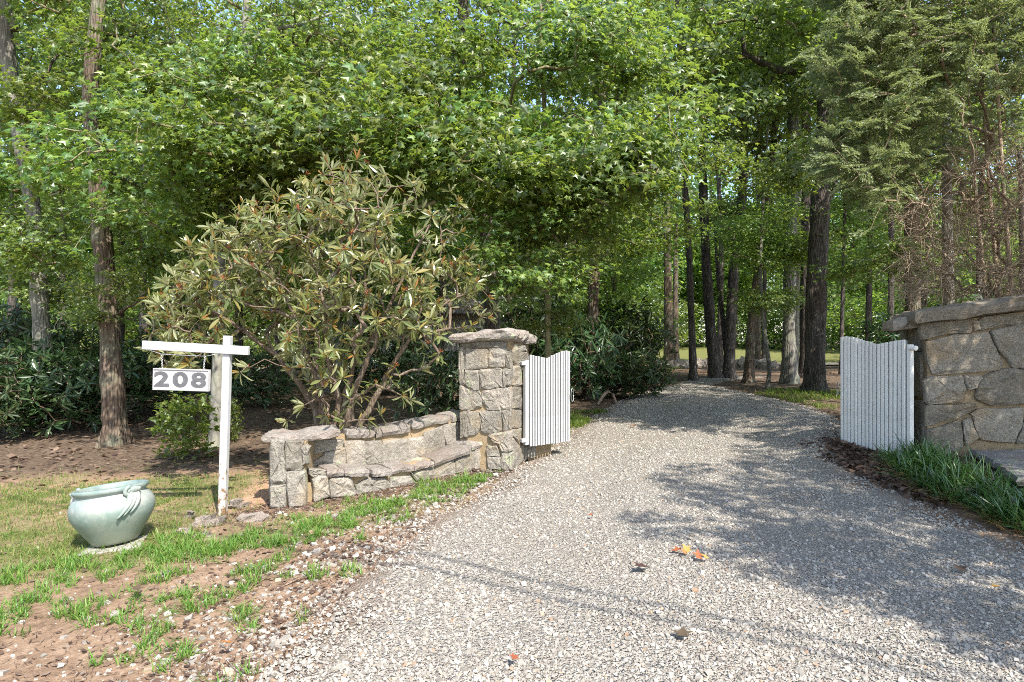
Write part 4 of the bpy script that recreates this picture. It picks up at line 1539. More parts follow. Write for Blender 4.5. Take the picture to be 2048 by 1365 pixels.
T('tree', 'slim smooth grey trunk standing just behind the sign post', 'tree', [(432, 892), (440, 700), (436, 560), (457, 350), (487, 140), (498, 0)], 27, M['bark_smooth'],
  [('maple', 0, 480, 60, .6, .95), ('bough', 1, 560, 250, -0.9, 1.0), ('bough', 0, 430, 250, -1.5, .9), ('bough', 0, 380, 120, .3, 1.1), ('bough', 1, 520, 130, -.7, .9), ('maple', 1, 620, 90, 1.8, .9), ('bough', 0, 610, 300, -0.2, 1.25), ('bough', 1, 690, 255, -0.4, 1.2), ('bough', 0, 545, 345, -0.5, 1.0), ('bough', 1, 330, 300, -0.3, 1.2), ('bough', 0, 360, 430, -0.2, 1.0), ('bough', 1, 470, 420, -0.3, .9)], height=9, k=14, flare=.5,
  limbs=[(100, [(490, 90, 0), (540, 60, .2), (600, 50, .4), (640, 35, .5), (700, 15, .7)], .045)])
# middle
T('tree', 'straight dark trunk rising behind the left pillar', 'tree', [(992, 840), (985, 640), (975, 480), (965, 380), (945, 230), (930, 100), (925, 0)], 34, M['bark_oak'],
  [('oak', 1, 910, -40, 1, .8), ('maple', 0, 850, 210, -1, 1.0), ('bough', 0, 800, 330, -2.6, 1.1), ('maple', 1, 730, 150, 0, 1.05)], d=14, height=14)
T('tree', 'young yellowish maple with layered sunlit boughs above the left gate', 'maple tree', [(1096, 855), (1096, 700), (1095, 560), (1097, 420), (1096, 330), (1088, 200), (1080, 60)], 14, M['bark_maple'],
  [('maple', 1, 1090, 215, 0, 1.0), ('bough', 0, 1010, 330, -1.6, 1.1), ('bough', 1, 1190, 330, -1.6, 1.1), ('bough', 0, 1250, 230, -1.4, 1.1), ('bough', 1, 1010, 545, -1.9, .75), ('bough', 0, 1080, 520, -1.5, .6), ('bough', 1, 1120, 640, .2, .5), ('bough', 0, 960, 230, -1.6, 1.1), ('bough', 1, 1150, 430, -1.2, .9), ('bough', 0, 1020, 440, -0.7, .9), ('bough', 1, 1220, 140, .3, 1.1), ('bough', 0, 1110, 60, -.3, 1.2), ('bough', 1, 870, 330, -0.9, 1.25), ('bough', 0, 800, 270, -1.1, 1.25), ('bough', 1, 920, 150, -.2, 1.3), ('bough', 0, 750, 180, .3, 1.3), ('bough', 1, 1060, 400, -0.5, 1.0), ('bough', 0, 1160, 250, -1.7, 1.1), ('bough', 1, 1300, 330, -0.8, 1.0)], d=10.5, height=9, k=10, flare=.4,
  limbs=[(480, [(1096, 480, 0), (1130, 450, .1), (1180, 420, .2)], .018), (520, [(1096, 560, 0), (1050, 520, -.2), (1000, 520, -.4)], .015)])
T('tree', 'brown trunk beside the drive between the left gate and the laurel thicket', 'tree', [(1180, 797), (1186, 600), (1195, 450), (1202, 330), (1205, 150), (1210, 0)], 25, M['bark_brown'],
  [('oak', 2, 1200, 30, 0, .8), ('bough', 1, 1215, 470, -1.5, 1.0), ('maple', 0, 1290, 330, -1, .9), ('under', 0, 1130, 560, 4, .7)], height=16)
T('tree', 'thin dark trunk behind the laurel thicket', 'tree', [(1236, 760), (1234, 640), (1222, 500), (1210, 430), (1190, 300)], 12, M['bark_oak'],
  [('oak', 0, 1190, 120, 0, .8), ('bough', 1, 1240, 400, 0, 1.6)], d=22, height=15, k=10)
T('tree', 'dappled trunk standing before the sunny lawn, a green sprout at its foot', 'tree', [(1338, 741), (1336, 600), (1334, 450), (1328, 300), (1325, 150)], 19, M['bark_brown'],
  [('oak', 1, 1325, 120, 0, 1.1), ('bough', 0, 1300, 420, 3, 2.2), ('bough', 0, 1340, 737, -1, .35)], d=33, height=22, k=12)
T('tree', 'straight dark trunk at the bend of the drive, first right of the drive end', 'tree', [(1387, 763), (1383, 640), (1378, 500), (1370, 380), (1365, 200)], 15, M['bark_oak'],
  [('oak', 2, 1365, 60, 0, .9)], height=18, k=12)
T('tree', 'dark leaning trunk left of the forked pair', 'tree', [(1431, 758), (1420, 650), (1411, 500), (1408, 420), (1400, 250)], 22, M['bark_oak'],
  [('oak', 0, 1400, 100, 0, .9)], height=19, k=12)
T('tree', 'dark forked trunk with a thinner stem leaning left', 'tree', [(1457, 758), (1461, 650), (1470, 500), (1485, 400), (1490, 250)], 22, M['bark_oak'],
  [('oak', 1, 1500, 60, 0, .9), ('bough', 1, 1470, 440, 0, 1.6)], height=19, k=12, limbs=[(1, [(1456, 735, 0), (1446, 640, .3), (1436, 560, .3), (1428, 430, .4)], .12)])
T('tree', 'mid sized trunk leaning right, between the forked pair and a crooked sapling', 'tree', [(1497, 766), (1502, 650), (1514, 560), (1530, 440), (1545, 300)], 18, M['bark_brown'],
  [('oak', 2, 1560, 80, 0, .9), ('bough', 1, 1535, 500, -1, 1.0)], height=17, k=12)
T('sapling', 'crooked thin sapling with a pale foot between larger trunks', 'sapling', [(1535, 778), (1541, 725), (1531, 690), (1522, 600), (1520, 520)], 9, M['bark_pale'],
  [('under', 0, 1520, 470, 0, .5), ('bough', 0, 1520, 590, -.3, .7)], height=8, k=8, flare=.3)
T('tree', 'pale barked straight trunk left of the largest oak', 'tree', [(1578, 767), (1578, 600), (1583, 430), (1586, 250), (1590, 100)], 28, M['bark_pale'],
  [('oak', 0, 1590, 60, 0, .9), ('bough', 1, 1520, 230, -1, 1.8), ('bough', 0, 1600, 480, -2, 1.0), ('bough', 1, 1575, 600, -1.5, .7)], height=18, k=16)
T('tree', 'slender pale trunk close behind the pale barked trunk', 'tree', [(1593, 745), (1594, 600), (1598, 450), (1600, 300)], 11, M['bark_smooth'],
  [('oak', 2, 1600, 130, 0, .9)], d=30, height=20, k=10)
T('tree', 'shaded dark trunk close behind the left side of the largest oak', 'tree', [(1611, 756), (1612, 600), (1613, 430), (1612, 250)], 24, M['bark_oak'],
  [('oak', 1, 1640, 60, 0, .9)], height=19, k=12)
T('tree', 'largest oak, a thick furrowed trunk left of the right gate', 'oak tree', [(1628, 784), (1632, 600), (1640, 420), (1650, 250), (1656, 100), (1663, 0)], 42, M['bark_oak'],
  [('oak', 2, 1660, -60, 0, 1.0), ('oak', 0, 1500, 90, -1.5, .7), ('oak', 1, 1740, 120, 2, .65), ('bough', 0, 1590, 330, -2, 1.2), ('bough', 1, 1430, 60, -1, 2.0)], height=17, k=22, flare=.45,
  limbs=[(145, [(1644, 150, 0), (1610, 140, -.3), (1560, 142, -.6), (1520, 125, -.8), (1488, 105, -1), (1484, 60, -1.2)], .13), (400, [(1642, 430, .1), (1668, 380, .3), (1680, 330, .5)], .09)])
T('tree', 'thin dark trunk just left of the right gate top', 'tree', [(1683, 738), (1684, 640), (1687, 540), (1690, 400)], 9, M['bark_oak'],
  [('under', 1, 1700, 430, 1, .8)], d=27, height=13, k=10)
T('tree', 'pale grey trunk standing up behind the right wall', 'tree', [(1899, 800), (1898, 600), (1895, 480), (1893, 300)], 22, M['bark_pale'],
  [('oak', 0, 1900, 120, 1, .7)], d=12.5, height=12, k=14)
T('tree', 'brown trunk in shade behind the corner of the right wall', 'tree', [(1826, 780), (1826, 600), (1825, 500), (1822, 300)], 32, M['bark_brown'],
  [('oak', 1, 1822, 150, 0, .9), ('bough', 1, 1790, 520, -1, 1.1), ('bough', 0, 1850, 500, -1.5, 1.0)], d=17, height=17, k=14)
T('tree', 'short reddish trunk at the lawn edge left of the drive bend', 'tree', [(1351, 722), (1351, 600), (1352, 450)], 14, M['bark_brown'],
  [('oak', 0, 1352, 320, 0, 1.2)], d=44, height=14, k=10)
T('tree', 'far trunk on the lawn right of the forked pair', 'tree', [(1516, 735), (1516, 600), (1518, 450)], 12, M['bark_brown'],
  [('oak', 1, 1530, 330, 0, 1.0)], d=36, height=14, k=10)
T('tree', 'far double of two trunks, right one at the lawn edge', 'tree', [(1528, 738), (1529, 600), (1530, 450)], 10, M['bark_oak'],
  [('oak', 2, 1580, 340, 1, .9)], d=35, height=14, k=10)
T('tree', 'high pale trunk glimpsed through leaves, upper left of the rhododendron', 'tree', [(660, 800), (655, 400), (652, 150), (640, 0)], 18, M['bark_pale'],
  [('oak', 0, 640, 60, 2, .9), ('oak', 2, 560, 330, 2, .7)], d=18, height=15, k=12)
T('tree', 'second pale trunk glimpsed through leaves above the rhododendron', 'tree', [(700, 800), (698, 400), (697, 150), (697, 0)], 14, M['bark_pale'],
  [('oak', 1, 760, 40, 2, .9), ('under', 1, 720, 450, 1, .8)], d=19, height=15, k=12)

# dense middle fillers, each a tree of its own
fill = [(20, 20, 'oak', 60, 1.0), (120, 22, 'oak', 250, .9), (290, 19, 'oak', 130, .9), (350, 24, 'oak', 330, 1.0), (560, 22, 'oak', 180, .9), (480, 17, 'under', 480, .9), 
        (880, 24, 'under', 400, 1.1), (1010, 20, 'oak', 120, .9), (1080, 26, 'oak', 420, 1.0), (1150, 30, 'under', 480, 1.3), (40, 26, 'under', 450, 1.3), (240, 26, 'under', 480, 1.2), (620, 26, 'under', 520, 1.2), (760, 28, 'under', 560, 1.2), (960, 30, 'under', 520, 1.2)]
for k, (u, d, kind, v, s) in enumerate(fill):
    T('tree', 'deep woods tree behind the sunlit maples left of the drive', 'tree', [(u, 800), (u + random.uniform(-8, 8), 500), (u + random.uniform(-15, 15), 200)], 16, M['bark_oak'],
      [(kind, k, u, v, 0, s)], d=d, height=15, k=9, group='deep woods trees left of the drive')
fillr = [(1735, 30, 'oak', 200, 1.0), (1780, 24, 'oak', 120, .9), (1850, 30, 'oak', 330, 1.0), (1960, 26, 'oak', 250, 1.1), (2040, 22, 'oak', 60, .9), (1960, 30, 'under', 560, 1.3), (1440, 34, 'oak', -40, .9)]
for k, (u, d, kind, v, s) in enumerate(fillr):
    T('tree', 'woods tree in the mass right of and behind the largest oak', 'tree', [(u, 760), (u + random.uniform(-6, 6), 500), (u + random.uniform(-10, 10), 250)], 13, M['bark_oak'],
      [(kind, k, u, v, 0, s)], d=d, height=17, k=9, group='woods trees right of the drive')
# far wood beyond the lawn
k = 0
for d, n, off in ((50, 15, 0), (66, 17, 40), (88, 18, 10)):
    for q_ in range(n):
        u = -150 + off + 2400 / n * (q_ + random.uniform(.15, .85))
        dd = d * random.uniform(.94, 1.1)
        if dd < 60 and 1220 < u < 1760:
            dd += 22
        x = (u - 1024) / 1252 * dd
        b = Vector((x, dd, gz(x, dd)))
        t = thing('tree', 'tall leafy tree in the far wood beyond the lawn and drive', 'tree', b, 0, 'trees of the far wood')
        H = random.uniform(.6, 1.2)
        V, Ff, P = trunk_geo([(0, 0, -.3), (.2, 0, 8), (.1, .2, 18 * H)], random.uniform(.18, .3), 8, k)
        G().add(V, Ff, smooth=True).obj('trunk', M['bark_pale'] if k % 3 == 0 else M['bark_oak'], t)
        ob('crown', CROWN['far'][k % 3], t, (0, 0, (3.2 if (u < 1200 or dd < 60) else 4.5) + 8 * H), (0, 0, random.uniform(0, 6.28)), (random.uniform(.95, 1.25), random.uniform(.95, 1.25), H))
        k += 1
# low bright understory round the lawn
for q_ in range(34):
    u = -160 + 70 * q_ + random.uniform(-20, 20)
    dd = random.uniform(58, 70) if 1180 < u < 1800 else random.uniform(38, 60)
    x = (u - 1024) / 1252 * dd
    b = Vector((x, dd, gz(x, dd)))
    t = thing('tree', 'low bright green tree at the far edge of the lawn', 'tree', b, 0, 'low trees round the lawn')
    V, Ff, P = trunk_geo([(0, 0, -.2), (.1, 0, 3), (.2, .1, 6)], .12, 7, q_)
    G().add(V, Ff, smooth=True).obj('trunk', M['bark_pale'], t)
    ob('crown', CROWN['under'][q_ % 2], t, (0, 0, 3.0), (0, 0, random.uniform(0, 6.28)), random.uniform(1.25, 1.7))


# ------------------------------------------------------------------ rhododendron behind the bench
def leaf_whorls(gm, tips, dirs, r, size, nleaf=(8, 12), mi=0, droop=(-.5, .9), tmpl=(LONG_V, LONG_F)):
    cnt = r.integers(nleaf[0], nleaf[1] + 1, len(tips))
    P = np.repeat(tips, cnt, 0)
    ax = np.repeat(nrm(dirs + [0, 0, .45]), cnt, 0)
    n = len(P)
    ref = nrm(np.cross(ax, r.normal(0, 1, (n, 3))))
    lift = np.repeat(r.uniform(droop[0], droop[1], len(tips)), cnt)[:, None] + r.normal(0, .4, (n, 1))
    d = nrm(ref + ax * lift + [0, 0, -.12])
    nn = ax + r.normal(0, .22, (n, 3))
    S = size * r.uniform(.65, 1.2, n)
    gm.add(*scatter(tmpl[0], tmpl[1], P + d * .01, frames(d, nn), S), mi=mi, smooth=False)


r = np.random.default_rng(5)
rb_ = Vector((-1.83, 7.12, gz(-1.83, 7.12)))
outline = [(300, 600, .25), (380, 480, .6), (470, 420, .85), (540, 370, 1.0), (640, 330, 1.2), (720, 290, 1.2), (800, 330, 1.1), (870, 380, .9), (930, 420, .7), (960, 560, .55), (930, 640, .5), (880, 700, .5), (860, 760, .3)]
tips = []
while len(tips) < 640:
    u, v = r.uniform(295, 985), r.uniform(285, 800)
    # crown shape: dome with a ragged lower edge
    a = (u - 640) / 345
    top = np.interp(u, [295, 330, 380, 440, 500, 560, 640, 680, 715, 760, 820, 880, 940, 962, 985], [590, 565, 490, 450, 388, 378, 350, 320, 292, 318, 372, 362, 402, 540, 600]) + 14 * math.sin(u * .11 + 1)
    if r.random() < (.72 if u > 780 and v < 520 else .45 if v < 420 else .22):
        continue
    bot = 728 + 48 * math.sin(u * .021 + .6) - 50 * abs(a) ** 2 - (70 if 800 < u < 900 else 0) * 0
    if abs(a) > 1 or v < top or v > bot:
        continue
    depth = 6.95 + r.normal(0, .48) * (1 - .55 * abs(a))
    if u > 880:
        depth = 7.9 + abs(r.normal(0, .35))
        if v > 668 - .25 * (u - 880): continue
    if depth < 5.9 or depth > 8.6:
        continue
    p = px(u, v, depth)
    if p.z < .8:
        continue
    tips.append(np.array(p))
for (u, v, dd) in [(640, 745, 6.75), (610, 810, 6.75), (720, 790, 6.7), (780, 760, 6.8), (840, 740, 6.9), (760, 830, 6.8), (575, 840, 6.8), (690, 845, 6.75), (820, 800, 6.9), (655, 830, 6.75), (700, 800, 6.65), (735, 840, 6.75), (480, 745, 6.4), (500, 735, 6.5), (380, 665, 6.5), (345, 655, 6.5), (400, 640, 6.5), (365, 630, 6.6), (320, 610, 6.6), (300, 595, 6.6), (750, 770, 6.7), (800, 790, 6.8), (790, 735, 6.7)]:
    tips.append(np.array(px(u, v, dd)))
tips = np.array(tips)
shrub = thing('rhododendron', 'large open rhododendron with olive leaves and crooked stems behind the stone bench', 'shrub', rb_)
off = np.array(rb_)
base = np.array([px(672, 868, 7.05), px(660, 790, 7.05)]) - off
# main stems as seen in the photograph
stems = [[(648, 860, 7.0), (645, 790, 6.95), (628, 740, 6.9), (612, 705, 6.85), (590, 640, 6.8), (560, 560, 6.8)],
         [(668, 866, 7.05), (680, 800, 7.05), (665, 760, 7.0), (655, 715, 7.0), (650, 640, 7.0), (620, 500, 7.1)],
         [(675, 866, 7.1), (688, 800, 7.1), (700, 760, 7.1), (715, 700, 7.1), (735, 600, 7.1), (720, 440, 7.2)],
         [(690, 866, 7.05), (705, 790, 7.0), (725, 740, 6.95), (760, 660, 6.9), (800, 560, 6.9), (860, 450, 7.0)],
         [(710, 866, 7.15), (745, 810, 7.15), (770, 760, 7.15), (800, 700, 7.1), (850, 640, 7.1), (900, 600, 7.1)],
         [(640, 866, 7.15), (625, 800, 7.2), (560, 720, 7.2), (490, 660, 7.1), (420, 620, 7.0), (360, 610, 6.9)]]
nodes = [np.array(px(672, 866, 7.05)) - off]
gm = G()
allN, chs = list(nodes), []
spar = []
for s_ in stems:
    for q_ in s_:
        allN.append(np.array(px(*q_)) - off)
NPs, radii, chains, dirs = grow(tips - off, allN, 3, .07, -.05, .0045, .36, .035, bias=.0)
chains_geo(gm, NPs, radii, chains, 0, 6)
kk = 1
for s_ in stems:
    P = NPs[kk:kk + len(s_)]
    kk += len(s_)
    uu = np.linspace(0, 1, 20)
    P2 = np.stack([np.interp(uu, np.linspace(0, 1, len(P)), P[:, a]) for a in range(3)], -1)
    for _ in range(2):
        P2[1:-1] = P2[1:-1] * .5 + (P2[:-2] + P2[2:]) * .25
    P2[1:-1] += r.normal(0, .008, (18, 3))
    gm.add(*tube(P2, np.linspace(.042, .011, 20), 9), mi=0, smooth=True)
gm.obj('stems', M['twig_grey'], shrub).name = 'stem'
gm = G()
tp = tips - off
leaf_whorls(gm, tp, dirs, r, .15, (6, 10), 0, (-.9, 1.5))
sel = r.random(len(tp)) < .6
leaf_whorls(gm, tp[sel], dirs[sel], r, .10, (2, 4), 1, (1.0, 2.6))
# second whorl lower on the twig
leaf_whorls(gm, tp[~sel] - dirs[~sel] * .1, dirs[~sel], r, .14, (3, 6), 0)
gm.obj('foliage', [M['rhodo_leaf'], M['rhodo_young']], shrub)
gm = G()
sel = r.random(len(tp)) < .16
bt = np.repeat(tp[sel] + nrm(dirs[sel] + [0, 0, .3]) * .03, 9, 0)
n = len(bt)
dd_ = nrm(r.normal(0, 1, (n, 3)) + [0, 0, .7])
gm.add(*scatter(DIA_V * [.3, 1, 1], DIA_F, bt, frames(dd_, r.normal(0, 1, (n, 3))), np.full(n, .05)))
gm.obj('seed_heads', M['bud'], shrub).name = 'seed_head'


# ------------------------------------------------------------------ hemlocks on the right
def spray_template(seed, L=1.0, pairs=7):
    """flat feathery spray along +y: side twigs, each a strip of needles with short side strips"""
    r = np.random.default_rng(seed)
    Vs, Fs, n = [], [], 0

    def strip(p, d, l, w, z0):
        nonlocal n
        d = np.array(d) / np.linalg.norm(d)
        s = np.array([d[1], -d[0], 0])
        e = p + d * l + np.array([0, 0, -.12 * l])
        m_ = p + d * l * .5
        tz = np.array([0, 0, r.normal(0, w * .5)])
        Vs.extend([p, m_ + s * w / 2 + tz, e, m_ - s * w / 2 - tz]); Fs.append([n, n + 1, n + 2, n + 3]); n += 4
    for k in range(pairs):
        t = .06 + .94 * k / pairs
        y = t
        zz_ = -.22 * t * t
        for sd in (-1, 1):
            l = .42 * math.sin(PI * min(1, (1.03 - t) ** .75)) * r.uniform(.75, 1.15) + .05
            a = math.radians(r.uniform(42, 58))
            d = np.array([sd * math.sin(a), math.cos(a), r.normal(-.05, .1)])
            p = np.array([0, y + r.normal(0, .01), zz_])
            strip(p, d, l, .055, 0)
            m_ = max(1, int(l / .16))
            for q_ in range(m_):
                pp = p + d * l * (q_ + .6) / (m_ + .3)
                for s2 in (-1, 1):
                    a2 = s2 * math.radians(45)
                    d2 = np.array([d[0] * math.cos(a2) - d[1] * math.sin(a2), d[0] * math.sin(a2) + d[1] * math.cos(a2), r.normal(-.05, .12)])
                    strip(pp, d2, l * .4 * (1.1 - q_ / (m_ + .5)) + .03, .05, 0)
    strip(np.array([0, .85, -.16]), (0, 1, -.1), .22, .04, 0)
    return np.array(Vs), np.array(Fs)


SPR = [spray_template(k) for k in range(3)]


def hemlock(label, stems_, tips, bare, seed, spray=.5, lean=(-.6, -.3), reps=3):
    r = np.random.default_rng(seed)
    b = Vector(stems_[0][0])
    b.z = gz(b.x, b.y)
    off = np.array(b)
    t = thing('hemlock_tree', label, 'hemlock tree', b)
    gm = G()
    nodes = []
    for s_ in stems_:
        P = np.array(s_, float) - off
        uu = np.linspace(0, 1, 16)
        P2 = np.stack([np.interp(uu, np.linspace(0, 1, len(P)), P[:, a]) for a in range(3)], -1)
        gm.add(*tube(P2, np.linspace(.04, .01, 16), 9), smooth=True)
        nodes += list(P2[3:])
    gm.obj('trunk', M['twig_dry'], t)
    allt = np.concatenate([tips, bare]) - off
    NP, rad, ch, dirs = grow(allt, nodes, 3, .03, -.06, .0034, .36, .022, bias=.12)
    gm = G()
    chains_geo(gm, NP, rad, ch, 0, 5)
    nb = len(bare)
    bp, bd = allt[-nb:], dirs[-nb:]
    for k in range(nb):                                # fine dead twigs
        for q_ in range(10):
            p0 = bp[k] - bd[k] * r.uniform(0, .5)
            d = nrm(bd[k] + r.normal(0, .6, 3))
            L = r.uniform(.12, .45)
            gm.add(*tube([p0, p0 + d * L * .5 + r.normal(0, .02, 3), p0 + d * L + r.normal(0, .03, 3)], [.004, .003, .0015], 3, False))
    gm.obj('branches', M['twig_dry'], t).name = 'branch'
    tp, td = allt[:len(tips)], dirs[:len(tips)]
    gm = G()
    for rep in range(reps):
        m_ = np.ones(len(tp), bool)
        p = tp[m_] - td[m_] * [[.0], [.22], [.3]][rep] + r.normal(0, .08 if rep else .0, (m_.sum(), 3))
        hd = td[m_] * [1, 1, .4] + r.normal(0, .35 if rep else .15, (m_.sum(), 3)) + [lean[0] * .4, lean[1] * .4, .05]
        nn = np.array([0, 0, 1.0]) + r.normal(0, .45, (m_.sum(), 3)) + [.1, -.5, 0]
        gm.add(*scatter(*SPR[rep], p, frames(hd, nn), spray * r.uniform(.7, 1.25, m_.sum())))
    gm.obj('foliage', M['hemlock'], t)
    return t


r = np.random.default_rng(77)
tips, bare = [], []
while len(tips) < 2000:
    u, v, d = r.uniform(1620, 2250), r.uniform(-260, 560), r.uniform(7.6, 10.8)
    left = 1655 + 60 * max(0, (v - 300) / 200) + 34 * math.sin(v * .035) + 22 * math.sin(v * .09) + max(0, -v * .15) + (max(0, v - 420) * 1.1)
    left += (d - 7.6) * 14
    if u < left:
        continue
    inner = (u - 1850) / 200 + (v - 330) / 140                 # bare brown region low on the right
    if inner > .15 and r.random() < .97:
        continue
    if inner > .5 and r.random() < .9:
        continue
    if v > 520 - (u - 1700) * .1 and u < 1900:
        continue
    if u > 1830 and r.random() < (.7 if v > 150 else .5):
        continue
    tips.append(np.array(px(u, v, d)))
while len(bare) < 620:
    u, v, d = r.uniform(1790, 2230), r.uniform(260, 600), r.uniform(7.9, 10.0)
    if (u - 1850) / 200 + (v - 330) / 140 < .1:
        continue
    bare.append(np.array(px(u, v, d)))
stm = []
for (u, dd, uu, d2) in ((2010, 9.6, 1960, 9.4), (2060, 10.0, 2080, 9.8), (1985, 10.2, 1930, 10.4), (2110, 9.2, 2180, 9.2), (2035, 9.0, 1990, 8.7)):
    a = px(u, 760, dd)
    stm.append([tuple(a), tuple(px(u + (uu - u) * .3, 560, dd)), tuple(px(u + (uu - u) * .6, 400, (dd + d2) / 2)), tuple(px(uu, 100, d2)), tuple(px(uu + (uu - u) * .4, -300, d2))])
hemlock('feathery hemlock spreading over the right wall, brown bare twigs low inside', stm, np.array(tips), np.array(bare), 4, .29, reps=2)
# neighbour outside the right of the frame, known from its shade on the drive
tips, bare = [], []
while len(tips) < 300:
    p = r.uniform(-1, 1, 3)
    if np.linalg.norm(p) > 1: continue
    tips.append(np.array([7.0, 1.0, 5.6]) + p * [2.8, 2.2, 2.4])
bare = [np.array([7.4, 1.4, 3.0]) + r.normal(0, .5, 3) for _ in range(20)]
hemlock('second hemlock outside the right edge, shading the gravel', [[(7.4, 1.2, 0), (7.4, 1.2, 3), (7.3, 1.3, 6), (7.4, 1.4, 9.2)]], np.array(tips), np.array(bare), 9, .8, reps=1)
tips = []
while len(tips) < 230:
    p = r.uniform(-1, 1, 3)
    if np.linalg.norm(p) > 1: continue
    tips.append(np.array([8.3, 4.6, 5.2]) + p * [2.4, 2.2, 2.2])
bare = [np.array([8.3, 4.6, 3.0]) + r.normal(0, .5, 3) for _ in range(20)]
hemlock('third hemlock outside the right edge, shading the right wall and gate', [[(8.4, 4.6, 0), (8.4, 4.6, 3), (8.3, 4.6, 5.5), (8.3, 4.6, 7.6)]], np.array(tips), np.array(bare), 10, .8, reps=1)


# ------------------------------------------------------------------ dark shrubs, sapling bush
def shrub_mesh(name, seed, R, H, ntip, size, mat, nleaf=(6, 10), tmpl=(LONG_V, LONG_F)):
    r = np.random.default_rng(seed)
    tips = []
    while len(tips) < ntip:
        p = r.uniform(-1, 1, 3)
        if .35 < np.linalg.norm(p) < 1 and p[2] > -.75:
            tips.append(p * [R, R, H / 2] * r.uniform(.85, 1.1) + [0, 0, H * .47])
    tips = np.array(tips)
    gm = G()
    NP, rad, ch, dirs = grow(tips, [np.array([0, 0, -.05]), np.array([.05, 0, .15]), np.array([0, .05, .35])], 3, .08, -.04, .005, .42, .03, bias=.05)
    chains_geo(gm, NP, rad, ch, 1)
    leaf_whorls(gm, tips, dirs, r, size, nleaf, 0, (-.2, .8), tmpl)
    return gm.mesh(name, [mat, M['twig']])


SH = [shrub_mesh('laurel_foliage', 800 + k, 1.0, 1.6, 230, .2, M['dark_leaf']) for k in range(2)]


def bush(label, u, v, d, s, var, name='laurel_shrub', group=None, mesh=None, cat='shrub'):
    if d is None:
        b = gp(u, v)
    else:
        x = (u - 1024) / 1252 * d
        b = Vector((x, d, gz(x, d)))
    o = ob(name, mesh or SH[var % 2], None, b, (0, 0, random.uniform(0, 6.28)), s)
    tag(o, label, cat, group)
    return o


bush('dark shrub in the far left corner, its front at the lawn edge', 0, 880, None, (.95, .9, .75), 0)
bush('big dark shrub below the scarred pale trunk', 75, 830, 11.6, (1.3, 1.1, 1.05), 1)
bush('dark shrub touching the left side of the leaning brown trunk', 165, 830, 11.5, (1.1, 1.0, .95), 0)
bush('dark shrub right of the leaning brown trunk, behind the sign', 290, 830, 13.0, (1.2, 1.0, .95), 1)
bush('tall pale green shrub behind the others at the far left edge', 25, 800, 15.0, (1.3, 1.2, 1.5), 1)
bush('bright shrub between the scarred trunk and the leaning trunk', 150, 800, 16.0, (1.5, 1.2, 1.3), 0)
bush('low dark shrub seen between the sign post and the rhododendron stems', 520, 815, 14.0, (1.0, .9, .85), 0)
bush('dark shrub in shade close to the left of the square pillar', 880, 840, 9.8, (.75, .7, .95), 1)
bush('tall dark laurel right behind the left gate', 1160, 815, 15.5, (1.1, 1.1, 1.4), 0)
bush('dark laurel left of the drive, tallest of the thicket', 1245, 790, 20.5, (1.7, 1.5, 1.85), 1)
bush('laurel at the right tip of the thicket, spreading to the drive edge', 1272, 796, None, (1.15, 1.0, .8), 0)
bush('low laurel at the foot of the brown trunk beside the drive', 1215, 803, 16.4, (.9, .9, .75), 1)
bush('green shrub far behind the rhododendron stems, mid left', 760, 790, 17.5, (1.5, 1.2, 1.4), 0)
bush('green shrub in the shade between the grey trunk and the sign', 380, 800, 17.0, (1.6, 1.2, 1.5), 1)
bush('dark shrub behind the square pillar, right side', 1060, 815, 16.5, (1.4, 1.2, 1.8), 1)
bush('shrub in shade behind the coping of the right wall', 1960, 790, 12.5, (1.3, 1.2, 1.6), 0)
bush('shrub peeping over the right gate beside the wall corner', 1790, 770, 15.5, (1.2, 1.0, 1.35), 1)

# bright maple bush under the sign
r = np.random.default_rng(12)
def mbush(seed, R, H, n):
    r = np.random.default_rng(seed)
    tips = []
    while len(tips) < n:
        p = r.uniform(-1, 1, 3)
        if np.linalg.norm(p) < 1 and p[2] > -.8:
            tips.append(p * [R, R, H / 2] + [0, 0, H * .5])
    tips = np.array(tips)
    gm = G()
    NP, rad, ch, dirs = grow(tips, [np.array([0, 0, -.03]), np.array([0.02, 0, .12])], 3, .06, -.03, .003, .4, .012, bias=.1)
    chains_geo(gm, NP, rad, ch, 1)
    n_ = len(tips) * 7
    P = np.repeat(tips, 7, 0) + r.normal(0, .055, (n_, 3))
    d = np.repeat(dirs, 7, 0) + r.normal(0, .7, (n_, 3)) + [0, 0, -.2]
    nn = np.array([0, -.25, 1.0]) + r.normal(0, .4, (n_, 3))
    gm.add(*scatter(MAPLE_V, MAPLE_F, P, frames(d, nn), .085 * r.uniform(.6, 1.25, n_)))
    return gm.mesh('maple_bush', [M['maple_leaf'], M['bark_maple']])


mb = mbush(3, .42, .95, 110)
bush('bright green young maple bush under the number board', 368, 922, None, 1.0, 0, 'maple_bush', None, mb, 'bush')
bush('small maple sprout right of the sign post', 462, 885, None, (.42, .42, .75), 0, 'maple_bush', None, mb, 'bush')
bush('tiny sprout at the foot of the leaning brown trunk', 236, 886, None, (.3, .3, .2), 0, 'maple_bush', None, mb, 'bush')

